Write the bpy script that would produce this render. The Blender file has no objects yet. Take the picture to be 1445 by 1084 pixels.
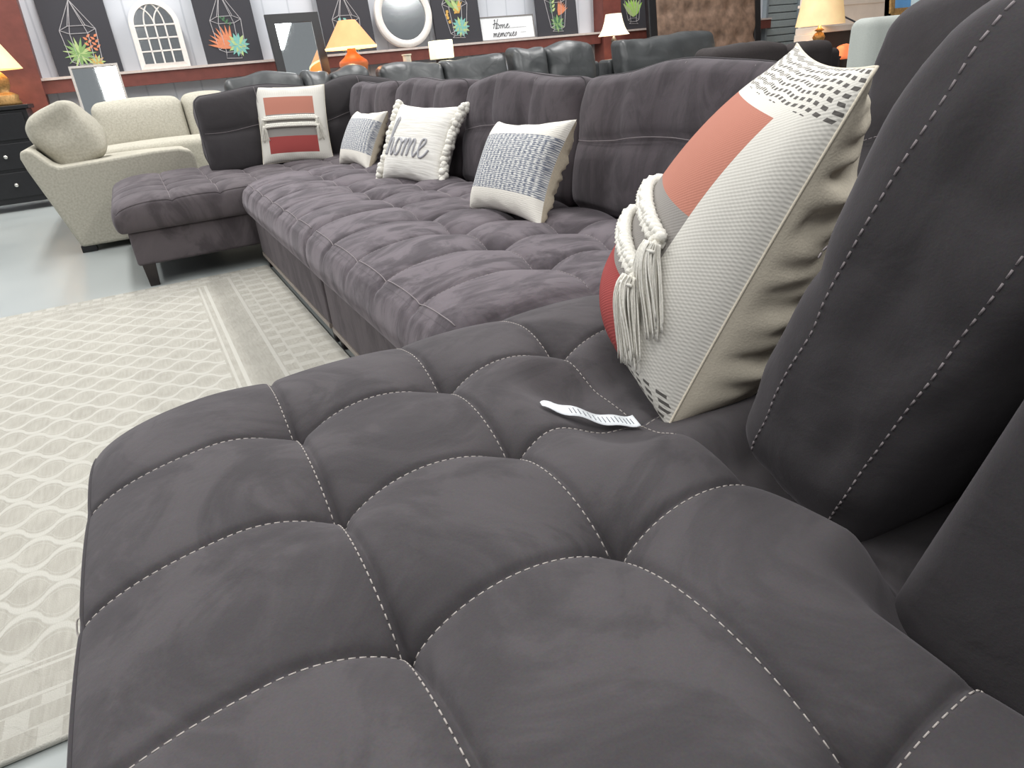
import bpy, bmesh, math, random
import numpy as np
from mathutils import Vector, Matrix, noise
random.seed(7)
SC = bpy.context.scene
COL = SC.collection
PI = math.pi

# ------------------------------------------------------------------ helpers
def link(o, parent=None):
    COL.objects.link(o)
    if parent is not None: o.parent = parent
    return o

def tag(o, label=None, cat=None, group=None, kind=None):
    if label: o['label'] = label
    if cat: o['category'] = cat
    if group: o['group'] = group
    if kind: o['kind'] = kind
    return o

def thing(name, label, cat, loc=(0, 0, 0), rotz=0.0, group=None, mat=None):
    o = bpy.data.objects.new(name, None)
    o.empty_display_size = .05
    o.matrix_basis = mat if mat is not None else Matrix.Translation(loc) @ Matrix.Rotation(rotz, 4, 'Z')
    link(o)
    return tag(o, label, cat, group)

class MB:
    """collects verts / faces (with material index) for ONE mesh object"""
    def __init__(s): s.v = []; s.f = []; s.m = []; s.uv = {}
    def add(s, v, f, mi=0):
        n = len(s.v); s.v += [tuple(map(float, p)) for p in v]
        s.f += [tuple(i + n for i in q) for q in f]; s.m += [mi] * len(f)
        return n
    def box(s, x0, x1, y0, y1, z0, z1, mi=0):
        v = [(x, y, z) for z in (z0, z1) for y in (y0, y1) for x in (x0, x1)]
        s.add(v, [(0, 2, 3, 1), (4, 5, 7, 6), (0, 1, 5, 4), (2, 6, 7, 3), (0, 4, 6, 2), (1, 3, 7, 5)], mi); return s
    def hexa(s, bot, top, mi=0):
        s.add(list(bot) + list(top), [(0, 3, 2, 1), (4, 5, 6, 7), (0, 1, 5, 4), (1, 2, 6, 5), (2, 3, 7, 6), (3, 0, 4, 7)], mi); return s
    def tube(s, pts, r, n=8, mi=0, closed=False, rad=None):
        pts = [Vector(p) for p in pts]; N = len(pts); rings = []
        up = Vector((.13, .27, .95)).normalized()
        for i, p in enumerate(pts):
            a = pts[i - 1] if (i > 0 or closed) else p
            b = pts[(i + 1) % N] if (i < N - 1 or closed) else p
            t = (b - a).normalized()
            x = t.cross(up)
            if x.length < 1e-4: x = t.cross(Vector((1, 0, 0)))
            x.normalize(); y = x.cross(t)
            rr = rad[i] if rad else r
            rings.append([p + (x * math.cos(2 * PI * k / n) + y * math.sin(2 * PI * k / n)) * rr for k in range(n)])
        f = []
        for i in range(N if closed else N - 1):
            j = (i + 1) % N
            for k in range(n): f.append((i * n + k, i * n + (k + 1) % n, j * n + (k + 1) % n, j * n + k))
        if not closed:
            f.append(tuple(range(n))[::-1]); f.append(tuple((N - 1) * n + k for k in range(n)))
        s.add([q for r_ in rings for q in r_], f, mi); return s
    def lathe(s, prof, c=(0, 0, 0), n=32, mi=0, cap=True):
        v = []; f = []
        for r, z in prof:
            for k in range(n):
                a = 2 * PI * k / n; v.append((c[0] + r * math.cos(a), c[1] + r * math.sin(a), c[2] + z))
        for i in range(len(prof) - 1):
            for k in range(n): f.append((i * n + k, i * n + (k + 1) % n, (i + 1) * n + (k + 1) % n, (i + 1) * n + k))
        if cap:
            f.append(tuple(range(n))[::-1]); f.append(tuple((len(prof) - 1) * n + k for k in range(n)))
        s.add(v, f, mi); return s
    def grid(s, P, mi=0, flip=False):
        nu, nv = P.shape[:2]
        v = P.reshape(-1, 3).tolist()
        f = []
        for i in range(nu - 1):
            for j in range(nv - 1):
                q = (i * nv + j, (i + 1) * nv + j, (i + 1) * nv + j + 1, i * nv + j + 1)
                f.append(q[::-1] if flip else q)
        s.add(v, f, mi); return s
    def poly(s, pts, mi=0): s.add(pts, [tuple(range(len(pts)))], mi); return s
    def build(s, name, mats, parent=None, smooth=True, bevel=0, weld=False, sub=0, world=True, uv=None, angle=None):
        me = bpy.data.meshes.new(name)
        v = s.v
        if world and parent is not None:
            inv = (parent.parent or parent).matrix_basis.inverted()
            v = [tuple(inv @ Vector(p)) for p in v]
        me.from_pydata(v, [], s.f)
        if not isinstance(mats, (list, tuple)): mats = [mats]
        for m in mats: me.materials.append(m)
        me.polygons.foreach_set('material_index', s.m)
        if uv is not None:
            l = me.uv_layers.new(name='UVMap')
            vi = np.zeros(len(me.loops), dtype=np.int32); me.loops.foreach_get('vertex_index', vi)
            l.data.foreach_set('uv', np.asarray(uv, dtype=np.float32)[vi].ravel())
        if weld or True:
            bm = bmesh.new(); bm.from_mesh(me)
            if weld: bmesh.ops.remove_doubles(bm, verts=bm.verts, dist=1e-5)
            bmesh.ops.recalc_face_normals(bm, faces=bm.faces)
            bm.to_mesh(me); bm.free()
        if smooth:
            me.polygons.foreach_set('use_smooth', [True] * len(me.polygons))
            if angle: me.set_sharp_from_angle(angle=math.radians(angle))
        o = bpy.data.objects.new(name, me); link(o, parent)
        if bevel:
            b = o.modifiers.new('bevel', 'BEVEL'); b.width = bevel; b.segments = 3; b.limit_method = 'ANGLE'
        if sub:
            b = o.modifiers.new('sub', 'SUBSURF'); b.levels = sub; b.render_levels = sub
        return o

def rbox(c, half, r, n=(12, 12, 12), bulge=(0, 0, 0), fn=None):
    """soft rounded box -> vertex array and quads (welded); bulge per axis"""
    c = np.array(c, float); half = np.array(half, float); inner = half - r
    V = {}; L = []; F = []
    def vid(p):
        k = tuple(np.round(p, 6))
        if k not in V: V[k] = len(L); L.append(p)
        return V[k]
    def samp(m, ax):
        # denser near ends
        e = r / half[ax] * 1.0
        a = list(np.linspace(0, 1, 5)[:-1] * e - 1); b = list(np.linspace(-1 + e, 1 - e, max(2, m)))
        return np.array(a + b + [-t for t in a[::-1]])
    S = [samp(n[i], i) for i in range(3)]
    for ax in range(3):
        a, b = [(1, 2), (2, 0), (0, 1)][ax]
        for sg in (-1, 1):
            ids = np.zeros((len(S[a]), len(S[b])), int)
            for i, u in enumerate(S[a]):
                for j, w in enumerate(S[b]):
                    p = np.zeros(3); p[ax] = sg; p[a] = u; p[b] = w
                    ids[i, j] = vid(p)
            for i in range(len(S[a]) - 1):
                for j in range(len(S[b]) - 1):
                    q = (ids[i, j], ids[i + 1, j], ids[i + 1, j + 1], ids[i, j + 1])
                    F.append(q if sg > 0 else q[::-1])
    return rmap(np.array(L), half, r, bulge, fn) + c, F

def rmap(Q, half, r, bulge=(0, 0, 0), fn=None):
    """points on the cube [-1,1]^3 surface -> soft rounded box"""
    half = np.array(half, float); inner = half - r; P = Q * half
    core = np.clip(P, -inner, inner)
    d = P - core; nn = np.linalg.norm(d, axis=1, keepdims=True); nn[nn == 0] = 1
    P = core + d / nn * r
    U = np.clip(P / half, -1, 1)
    for ax in range(3):
        if bulge[ax]:
            a, b = [(1, 2), (2, 0), (0, 1)][ax]
            P[:, ax] += U[:, ax] * bulge[ax] * ((1 - U[:, a] ** 2) * (1 - U[:, b] ** 2)) ** .7
    if fn is not None: P = fn(P, U)
    return P

def smoothpath(pts, k=8, closed=False):
    pts = [np.array(p, float) for p in pts]; N = len(pts); out = []
    rng = range(N if closed else N - 1)
    for i in rng:
        g = lambda j: pts[j % N] if closed else pts[min(max(j, 0), N - 1)]
        a, b, c, d = g(i - 1), g(i), g(i + 1), g(i + 2)
        for t in np.linspace(0, 1, k, endpoint=False):
            out.append(.5 * (2 * b + (c - a) * t + (2 * a - 5 * b + 4 * c - d) * t * t + (3 * b - a - 3 * c + d) * t ** 3))
    if not closed: out.append(pts[-1])
    return out

# ------------------------------------------------------------------ materials
def newmat(name):
    m = bpy.data.materials.new(name); m.use_nodes = True
    nt = m.node_tree; b = nt.nodes['Principled BSDF']
    return m, nt, b
def N(nt, t, **kw):
    n = nt.nodes.new(t)
    for k, v in kw.items():
        if k in n.inputs: n.inputs[k].default_value = v
        else: setattr(n, k, v)
    return n
def srgb(*c):
    return tuple(((x / 255) / 12.92 if x / 255 <= .04045 else ((x / 255 + .055) / 1.055) ** 2.4) for x in c) + (1,)
def ramp(nt, stops, interp='LINEAR'):
    r = nt.nodes.new('ShaderNodeValToRGB'); r.color_ramp.interpolation = interp
    e = r.color_ramp.elements
    while len(e) < len(stops): e.new(.5)
    for x, (p, c) in zip(e, stops): x.position = p; x.color = c
    return r
def plain(name, col, rough=.6, metal=0, emit=0, ecol=None, noise_amt=.08, nscale=40, bump=0, coat=0, spec=.5):
    m, nt, b = newmat(name)
    tc = N(nt, 'ShaderNodeTexCoord')
    nz = N(nt, 'ShaderNodeTexNoise', Scale=nscale, Detail=4.0)
    nt.links.new(tc.outputs['Object'], nz.inputs['Vector'])
    lo = tuple(c * (1 - noise_amt) for c in col[:3]) + (1,); hi = tuple(min(1, c * (1 + noise_amt)) for c in col[:3]) + (1,)
    r = ramp(nt, [(.3, lo), (.7, hi)]); nt.links.new(nz.outputs['Fac'], r.inputs[0])
    nt.links.new(r.outputs[0], b.inputs['Base Color'])
    b.inputs['Roughness'].default_value = rough; b.inputs['Metallic'].default_value = metal
    b.inputs['Specular IOR Level'].default_value = spec
    if coat: b.inputs['Coat Weight'].default_value = coat
    if emit:
        b.inputs['Emission Color'].default_value = ecol or col; b.inputs['Emission Strength'].default_value = emit
    if bump:
        bp = N(nt, 'ShaderNodeBump', Strength=bump, Distance=.002); nt.links.new(nz.outputs['Fac'], bp.inputs['Height'])
        nt.links.new(bp.outputs[0], b.inputs['Normal'])
    return m

def suede(name, dark, light, sheen=.35, patch=1.0, streak=(1, 1, 1), seed=0.):
    m, nt, b = newmat(name)
    tc = N(nt, 'ShaderNodeTexCoord')
    mp = N(nt, 'ShaderNodeMapping'); mp.inputs['Scale'].default_value = streak; mp.inputs['Location'].default_value = (seed, seed * .7, 0)
    nt.links.new(tc.outputs['Object'], mp.inputs['Vector'])
    big = N(nt, 'ShaderNodeTexNoise', Scale=4.2, Detail=5.0, Roughness=.62, Distortion=1.4)
    nt.links.new(mp.outputs[0], big.inputs['Vector'])
    r1 = ramp(nt, [(.40, (0, 0, 0, 1)), (.50, (.45, .45, .45, 1)), (.54, (.8, .8, .8, 1)), (.66, (1, 1, 1, 1))])
    nt.links.new(big.outputs['Fac'], r1.inputs[0])
    soft = N(nt, 'ShaderNodeTexNoise', Scale=1.6, Detail=2.0)
    nt.links.new(tc.outputs['Object'], soft.inputs['Vector'])
    mixf = N(nt, 'ShaderNodeMix', data_type='FLOAT'); mixf.inputs[0].default_value = 1 - patch
    nt.links.new(r1.outputs[0], mixf.inputs[2]); nt.links.new(soft.outputs['Fac'], mixf.inputs[3])
    fine = N(nt, 'ShaderNodeTexNoise', Scale=420., Detail=2.0)
    nt.links.new(tc.outputs['Object'], fine.inputs['Vector'])
    cr = ramp(nt, [(0, dark), (1, light)])
    nt.links.new(mixf.outputs[0], cr.inputs[0])
    mx = N(nt, 'ShaderNodeMix', data_type='RGBA', blend_type='OVERLAY'); mx.inputs[0].default_value = .18
    nt.links.new(cr.outputs[0], mx.inputs[6]); nt.links.new(fine.outputs['Color'], mx.inputs[7])
    hs = N(nt, 'ShaderNodeHueSaturation', Saturation=.9); nt.links.new(mx.outputs[2], hs.inputs['Color'])
    nt.links.new(hs.outputs[0], b.inputs['Base Color'])
    b.inputs['Roughness'].default_value = .95; b.inputs['Specular IOR Level'].default_value = .15
    b.inputs['Sheen Weight'].default_value = sheen; b.inputs['Sheen Roughness'].default_value = .45
    b.inputs['Sheen Tint'].default_value = (.85, .8, .86, 1)
    bp = N(nt, 'ShaderNodeBump', Strength=.16, Distance=.0012); nt.links.new(fine.outputs['Fac'], bp.inputs['Height'])
    wr = N(nt, 'ShaderNodeTexNoise', Scale=14., Detail=3.0, Distortion=.6); nt.links.new(tc.outputs['Object'], wr.inputs['Vector'])
    bp2 = N(nt, 'ShaderNodeBump', Strength=.22, Distance=.012); nt.links.new(wr.outputs['Fac'], bp2.inputs['Height'])
    nt.links.new(bp.outputs[0], bp2.inputs['Normal']); nt.links.new(bp2.outputs[0], b.inputs['Normal'])
    return m

M = {}
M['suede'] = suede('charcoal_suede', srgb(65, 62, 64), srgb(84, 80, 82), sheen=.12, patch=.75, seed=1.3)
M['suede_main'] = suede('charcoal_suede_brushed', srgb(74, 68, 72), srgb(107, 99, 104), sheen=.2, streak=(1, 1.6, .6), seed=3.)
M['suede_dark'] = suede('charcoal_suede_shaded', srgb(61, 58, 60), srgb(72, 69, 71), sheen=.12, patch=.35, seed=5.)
M['suede_back'] = suede('charcoal_suede_back', srgb(64, 59, 62), srgb(86, 79, 83), sheen=.18, streak=(1.6, 1, .7), patch=.7, seed=11.)
M['suede_base'] = suede('charcoal_suede_base', srgb(74, 68, 71), srgb(94, 87, 90), sheen=.15, seed=8., streak=(1, 1, .5))
M['thread'] = plain('pale_grey_thread', srgb(172, 165, 160), .8)
M['thread_dark'] = plain('seam_grey', srgb(132, 124, 126), .9)
M['wood_leg'] = plain('espresso_wood', srgb(38, 32, 32), .4, nscale=20, noise_amt=.25)
M['trim_metal'] = plain('grey_base_trim', srgb(150, 140, 132), .5)
M['cream'] = plain('cream_cotton', srgb(228, 219, 200), .95, nscale=300, bump=.3, noise_amt=.05, spec=.1)
M['white_yarn'] = plain('white_yarn', srgb(236, 233, 224), .95, nscale=250, bump=.6, noise_amt=.08, spec=.1)
M['tag_white'] = plain('white_satin_tag', srgb(232, 236, 240), .5)
M['ink'] = plain('tag_ink', srgb(120, 124, 130), .9)
M['beige'] = plain('oatmeal_chenille', srgb(174, 170, 157), .95, nscale=70, noise_amt=.13, bump=.5, spec=.1)
M['black_wood'] = plain('black_lacquer_wood', srgb(24, 24, 27), .35, nscale=30, noise_amt=.2)
M['canvas_black'] = plain('charcoal_canvas', srgb(56, 55, 60), .85, nscale=400, noise_amt=.08)
M['steel_red'] = plain('red_oxide_steel', srgb(112, 60, 52), .55, nscale=12, noise_amt=.15)
M['girt_top'] = plain('lamplit_ledge_edge', srgb(206, 192, 184), .7)  # lamp light along the ledge top, painted in as a pale edge
M['white_frame'] = plain('whitewashed_frame', srgb(226, 220, 214), .7, nscale=30, noise_amt=.05)
M['silver'] = plain('silver_frame', srgb(170, 164, 158), .4, metal=.3)
M['knob'] = plain('brushed_nickel', srgb(205, 203, 198), .25, metal=.7)
M['mirror'] = plain('mirror_glass', (.82, .86, .86, 1), .02, metal=1, noise_amt=.01)
M['dim_mirror'] = plain('aged_mirror_glass', (.55, .57, .58, 1), .12, metal=1, noise_amt=.05)
M['gold'] = plain('antique_gold', srgb(168, 132, 82), .45, metal=.5, nscale=60, noise_amt=.3, bump=.6)
M['shade_warm'] = plain('orange_linen_shade', srgb(214, 150, 104), .8, emit=.42, ecol=srgb(255, 168, 96), nscale=8)
M['shade_inner'] = plain('bright_shade_rim', srgb(255, 240, 190), .8, emit=.9, ecol=srgb(255, 238, 180))
M['shade_cream'] = plain('cream_linen_shade', srgb(230, 206, 164), .8, emit=.38, ecol=srgb(255, 200, 125), nscale=8)
M['shade_white'] = plain('white_bell_shade', srgb(252, 240, 220), .8, emit=.55, ecol=srgb(255, 230, 196), nscale=8)
M['shade_cube'] = plain('glowing_frosted_cube', srgb(255, 250, 215), .7, emit=.75, ecol=srgb(255, 246, 205))
M['terracotta'] = plain('terracotta_ceramic', srgb(206, 120, 66), .45, nscale=10, noise_amt=.12)
M['door_slat'] = plain('grey_green_steel', srgb(164, 174, 175), .5)
M['brown_leather'] = plain('mottled_brown_suede', srgb(124, 100, 84), .8, nscale=11, noise_amt=.35)
M['dark_brown'] = plain('dark_brown_fabric', srgb(46, 40, 40), .9, nscale=40, noise_amt=.15)
M['green_grey'] = plain('sage_grey_fabric', srgb(166, 170, 165), .95, nscale=120, noise_amt=.06)
M['peach'] = plain('lamplit_whitewashed_board', srgb(236, 222, 208), .7, nscale=4, noise_amt=.06)  # peach tint stands for lamp light falling on white boards
M['firebox'] = plain('firebox_black', srgb(58, 47, 44), .4, nscale=6, noise_amt=.15)
M['flame'] = plain('glowing_salt_rock', srgb(255, 150, 100), .7, emit=.7, ecol=srgb(255, 130, 80))
M['cord'] = plain('dark_cord', srgb(70, 72, 78), .6)
M['sky_blue'] = plain('painted_sea_blue', srgb(92, 146, 196), .7, nscale=8)
M['pale_sky'] = plain('painted_pale_sky', srgb(208, 226, 232), .7, nscale=8)

def leather():
    m, nt, b = newmat('dark_grey_leather')
    tc = N(nt, 'ShaderNodeTexCoord'); nz = N(nt, 'ShaderNodeTexNoise', Scale=3., Detail=4.)
    nt.links.new(tc.outputs['Object'], nz.inputs['Vector'])
    r = ramp(nt, [(.3, srgb(52, 54, 55)), (.7, srgb(70, 72, 73))]); nt.links.new(nz.outputs['Fac'], r.inputs[0])
    nt.links.new(r.outputs[0], b.inputs['Base Color']); b.inputs['Roughness'].default_value = .38
    w = N(nt, 'ShaderNodeTexNoise', Scale=5., Detail=2., Distortion=1.); nt.links.new(tc.outputs['Object'], w.inputs['Vector'])
    bp = N(nt, 'ShaderNodeBump', Strength=.3, Distance=.03); nt.links.new(w.outputs['Fac'], bp.inputs['Height'])
    nt.links.new(bp.outputs[0], b.inputs['Normal']); return m
M['leather'] = leather()

class G:
    """tiny node-math helper"""
    def __init__(s, nt): s.nt = nt
    def m(s, op, a, b=None, c=None):
        n = s.nt.nodes.new('ShaderNodeMath'); n.operation = op
        for i, x in enumerate((a, b, c)):
            if x is None: continue
            if isinstance(x, (int, float)): n.inputs[i].default_value = x
            else: s.nt.links.new(x, n.inputs[i])
        return n.outputs[0]
    def mix(s, f, a, b):
        n = s.nt.nodes.new('ShaderNodeMix'); n.data_type = 'RGBA'
        if isinstance(f, (int, float)): n.inputs[0].default_value = f
        else: s.nt.links.new(f, n.inputs[0])
        for i, x in ((6, a), (7, b)):
            if isinstance(x, tuple): n.inputs[i].default_value = x
            else: s.nt.links.new(x, n.inputs[i])
        return n.outputs[2]
    def band(s, x, lo, hi): return s.m('MULTIPLY', s.m('GREATER_THAN', x, lo), s.m('LESS_THAN', x, hi))

def weave_height(nt, g, u, v, ku, kv):
    a = g.m('SINE', g.m('MULTIPLY', u, ku)); b = g.m('SINE', g.m('MULTIPLY', v, kv))
    return g.m('MULTIPLY', a, b)

def stripe_pillow_mat(lattice, umax, v0=.11, r1=.33, r2=.68):
    # u,v in 0..1 over the front panel
    m, nt, b = newmat('striped_woven_cotton'); g = G(nt)
    uv = N(nt, 'ShaderNodeUVMap'); sp = N(nt, 'ShaderNodeSeparateXYZ'); nt.links.new(uv.outputs[0], sp.inputs[0])
    u, v = sp.outputs[0], sp.outputs[1]
    white = srgb(218, 215, 207)
    cr = ramp(nt, [(0, srgb(160, 78, 76)), (.16, srgb(160, 78, 76)), (r1, srgb(162, 80, 77)), (r1 + .001, srgb(146, 142, 138)),
                   (r2, srgb(146, 142, 138)), (r2 + .001, srgb(182, 124, 108)), (1, srgb(182, 124, 108))], 'CONSTANT')
    nt.links.new(g.m('DIVIDE', g.m('SUBTRACT', v, v0), .83 - v0), cr.inputs[0])
    inside = g.m('MULTIPLY', g.band(u, 1 - umax - .05, umax), g.band(v, v0, .83))
    col = g.mix(inside, white, cr.outputs[0])
    # open lattice weave on the upper and lower hem
    hem = g.m('ADD', g.m('GREATER_THAN', v, .86), g.m('LESS_THAN', v, .09))
    ub = g.m('FRACT', g.m('MULTIPLY', g.m('ADD', u, g.m('MULTIPLY', g.m('SINE', g.m('MULTIPLY', v, 90.)), .004)), 32.)); vb = g.m('FRACT', g.m('MULTIPLY', g.m('ADD', v, g.m('MULTIPLY', g.m('SINE', g.m('MULTIPLY', u, 40.)), .003)), 52.))
    hole = g.m('MULTIPLY', g.m('MULTIPLY', g.band(ub, .25, .8), g.band(vb, .25, .75)), hem)
    col = g.mix(g.m('MULTIPLY', hole, lattice), col, srgb(104, 101, 98))
    nt.links.new(col, b.inputs['Base Color'])
    h = weave_height(nt, g, u, v, 430., 560.)
    h = g.m('SUBTRACT', h, g.m('MULTIPLY', hole, 2.5))
    bp = N(nt, 'ShaderNodeBump', Strength=.4, Distance=.0007); nt.links.new(h, bp.inputs['Height'])
    nt.links.new(bp.outputs[0], b.inputs['Normal'])
    b.inputs['Roughness'].default_value = .95; b.inputs['Specular IOR Level'].default_value = .1
    return m
M['stripe'] = stripe_pillow_mat(1., .84, .055, .29, .62); M['stripe_plain'] = stripe_pillow_mat(.12, .82, .11, .29, .68)

def woven_band_mat():
    m, nt, b = newmat('blue_grey_woven_band'); g = G(nt)
    uv = N(nt, 'ShaderNodeUVMap'); sp = N(nt, 'ShaderNodeSeparateXYZ'); nt.links.new(uv.outputs[0], sp.inputs[0])
    u, v = sp.outputs[0], sp.outputs[1]
    mp = N(nt, 'ShaderNodeMapping'); mp.inputs['Scale'].default_value = (34, 130, 1); nt.links.new(uv.outputs[0], mp.inputs[0])
    nz = N(nt, 'ShaderNodeTexNoise', Scale=1., Detail=2.); nt.links.new(mp.outputs[0], nz.inputs['Vector'])
    rows = g.m('SINE', g.m('MULTIPLY', v, 330.)); cols = g.m('SINE', g.m('MULTIPLY', u, 120.))
    f = g.m('ADD', g.m('ADD', g.m('MULTIPLY', rows, .10), g.m('MULTIPLY', cols, .07)), nz.outputs['Fac'])
    cr = ramp(nt, [(.38, srgb(112, 118, 132)), (.50, srgb(166, 169, 175)), (.60, srgb(224, 223, 219))]); nt.links.new(f, cr.inputs[0])
    col = g.mix(g.band(v, .24, .80), srgb(233, 229, 220), cr.outputs[0])
    nt.links.new(col, b.inputs['Base Color'])
    bp = N(nt, 'ShaderNodeBump', Strength=.5, Distance=.003); nt.links.new(f, bp.inputs['Height']); nt.links.new(bp.outputs[0], b.inputs['Normal'])
    b.inputs['Roughness'].default_value = .95; b.inputs['Specular IOR Level'].default_value = .1
    return m
M['woven'] = woven_band_mat()

def slub_mat():
    m, nt, b = newmat('white_slub_cotton'); g = G(nt)
    uv = N(nt, 'ShaderNodeUVMap'); mp = N(nt, 'ShaderNodeMapping'); mp.inputs['Scale'].default_value = (4, 46, 1); nt.links.new(uv.outputs[0], mp.inputs[0])
    nz = N(nt, 'ShaderNodeTexNoise', Scale=1., Detail=3.); nt.links.new(mp.outputs[0], nz.inputs['Vector'])
    cr = ramp(nt, [(.35, srgb(222, 219, 212)), (.6, srgb(240, 238, 232))]); nt.links.new(nz.outputs['Fac'], cr.inputs[0])
    nt.links.new(cr.outputs[0], b.inputs['Base Color'])
    bp = N(nt, 'ShaderNodeBump', Strength=.6, Distance=.004); nt.links.new(nz.outputs['Fac'], bp.inputs['Height']); nt.links.new(bp.outputs[0], b.inputs['Normal'])
    b.inputs['Roughness'].default_value = .95; b.inputs['Specular IOR Level'].default_value = .1
    return m
M['slub'] = slub_mat()

def floor_mat():
    m, nt, b = newmat('polished_concrete'); tc = N(nt, 'ShaderNodeTexCoord')
    nz = N(nt, 'ShaderNodeTexNoise', Scale=1.1, Detail=6.); nt.links.new(tc.outputs['Object'], nz.inputs['Vector'])
    r = ramp(nt, [(.25, srgb(156, 162, 161)), (.75, srgb(168, 173, 171))]); nt.links.new(nz.outputs['Fac'], r.inputs[0])
    nt.links.new(r.outputs[0], b.inputs['Base Color']); b.inputs['Roughness'].default_value = .3
    r2 = ramp(nt, [(.2, (.27, .27, .27, 1)), (.8, (.36, .36, .36, 1))]); nt.links.new(nz.outputs['Fac'], r2.inputs[0]); nt.links.new(r2.outputs[0], b.inputs['Roughness'])
    return m

def wall_mat(name, a, bcol):
    m, nt, b = newmat(name); g = G(nt); tc = N(nt, 'ShaderNodeTexCoord')
    sp = N(nt, 'ShaderNodeSeparateXYZ'); nt.links.new(tc.outputs['Object'], sp.inputs[0])
    fx = g.m('FRACT', g.m('MULTIPLY', sp.outputs[0], 3.2)); rib = g.band(fx, 0., .06)
    nz = N(nt, 'ShaderNodeTexNoise', Scale=1.5, Detail=3.); nt.links.new(tc.outputs['Object'], nz.inputs['Vector'])
    r = ramp(nt, [(.3, a), (.7, bcol)]); nt.links.new(nz.outputs['Fac'], r.inputs[0])
    col = g.mix(g.m('MULTIPLY', rib, .35), r.outputs[0], srgb(150, 156, 166))
    nt.links.new(col, b.inputs['Base Color']); b.inputs['Roughness'].default_value = .6
    bp = N(nt, 'ShaderNodeBump', Strength=.6, Distance=.02); nt.links.new(rib, bp.inputs['Height']); nt.links.new(bp.outputs[0], b.inputs['Normal'])
    return m
M['wall'] = wall_mat('white_ribbed_metal', srgb(206, 209, 216), srgb(217, 219, 224))

RX0, RX1, RY0, RY1 = -2.4, .515, 1.11, 4.275
def rug_mat():
    m, nt, b = newmat('ivory_trellis_rug'); g = G(nt); tc = N(nt, 'ShaderNodeTexCoord')
    sp = N(nt, 'ShaderNodeSeparateXYZ'); nt.links.new(tc.outputs['Object'], sp.inputs[0])
    x, y = sp.outputs[0], sp.outputs[1]
    ivory = srgb(186, 184, 176); taupe = srgb(190, 186, 176)
    # staggered ogee trellis: neighbouring wavy lines swing toward each other in turn
    tx = g.m('DIVIDE', y, .078); nn = g.m('ROUND', tx); sg = g.m('COSINE', g.m('MULTIPLY', nn, PI))
    wv = g.m('COSINE', g.m('MULTIPLY', x, 2 * PI / .138))
    wv = g.m('MULTIPLY', g.m('SIGN', wv), g.m('POWER', g.m('ABSOLUTE', wv), .75))
    d = g.m('ABSOLUTE', g.m('SUBTRACT', g.m('SUBTRACT', tx, nn), g.m('MULTIPLY', g.m('MULTIPLY', sg, wv), .37)))
    line = g.m('SUBTRACT', 1., g.m('SMOOTH_MIN', g.m('MULTIPLY', g.m('MAXIMUM', g.m('SUBTRACT', d, .10), 0.), 12.), 1., .1))
    line2 = g.band(d, .27, .33)
    nz = N(nt, 'ShaderNodeTexNoise', Scale=9., Detail=4.); nt.links.new(tc.outputs['Object'], nz.inputs['Vector'])
    mp = N(nt, 'ShaderNodeMapping'); mp.inputs['Scale'].default_value = (120, 14, 1); nt.links.new(tc.outputs['Object'], mp.inputs[0])
    nz2 = N(nt, 'ShaderNodeTexNoise', Scale=1., Detail=2.); nt.links.new(mp.outputs[0], nz2.inputs['Vector'])
    tf = ramp(nt, [(.35, srgb(161, 158, 149)), (.7, srgb(179, 176, 167))]); nt.links.new(g.m('ADD', g.m('MULTIPLY', nz.outputs['Fac'], .5), g.m('MULTIPLY', nz2.outputs['Fac'], .5)), tf.inputs[0])
    field = g.mix(g.m('MAXIMUM', line, g.m('MULTIPLY', line2, .35)), tf.outputs[0], ivory)
    # distance to edges
    dx = g.m('SUBTRACT', RX1, x); dy = g.m('MINIMUM', g.m('SUBTRACT', y, RY0), g.m('SUBTRACT', RY1, y))
    def stripes(d_, w):
        s = g.m('ADD', g.band(d_, .24 * w, .255 * w), g.band(d_, .375 * w, .39 * w)); s = g.m('ADD', s, g.band(d_, .41 * w, .42 * w))
        return s
    def bandcol(d_, t_, w):
        # greek key teeth in the outer band
        k = g.m('FRACT', g.m('MULTIPLY', t_, 9.)); r_ = g.m('FRACT', g.m('MULTIPLY', d_, 11. / w))
        k2 = g.m('FRACT', g.m('ADD', g.m('MULTIPLY', t_, 9.), .5))
        row = g.m('LESS_THAN', g.m('FRACT', g.m('MULTIPLY', d_, 5.5 / w)), .5)
        teeth = g.m('ADD', g.m('MULTIPLY', row, g.band(k, .15, .5)), g.m('MULTIPLY', g.m('SUBTRACT', 1., row), g.band(k2, .15, .5)))
        teeth = g.m('MAXIMUM', teeth, g.band(r_, .0, .1))
        key = g.mix(g.m('MULTIPLY', teeth, .75), tf.outputs[0], ivory)
        plainb = g.mix(g.m('MINIMUM', stripes(d_, w), 1.), tf.outputs[0], ivory)
        return g.mix(g.m('LESS_THAN', d_, .235 * w), plainb, key)
    colx = bandcol(dx, y, 1.); coly = bandcol(dy, x, .55)
    col = g.mix(g.m('LESS_THAN', dx, .43), field, colx)
    col = g.mix(g.m('LESS_THAN', dy, g.m('MINIMUM', .235, g.m('MULTIPLY', dx, .55))), col, coly)
    nt.links.new(col, b.inputs['Base Color']); b.inputs['Roughness'].default_value = .95; b.inputs['Specular IOR Level'].default_value = .1
    fn = N(nt, 'ShaderNodeTexNoise', Scale=350., Detail=2.); nt.links.new(tc.outputs['Object'], fn.inputs['Vector'])
    bp = N(nt, 'ShaderNodeBump', Strength=.5, Distance=.004)
    nt.links.new(g.m('ADD', fn.outputs['Fac'], g.m('MULTIPLY', line, .6)), bp.inputs['Height']); nt.links.new(bp.outputs[0], b.inputs['Normal'])
    return m
M['rug'] = rug_mat()

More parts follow.
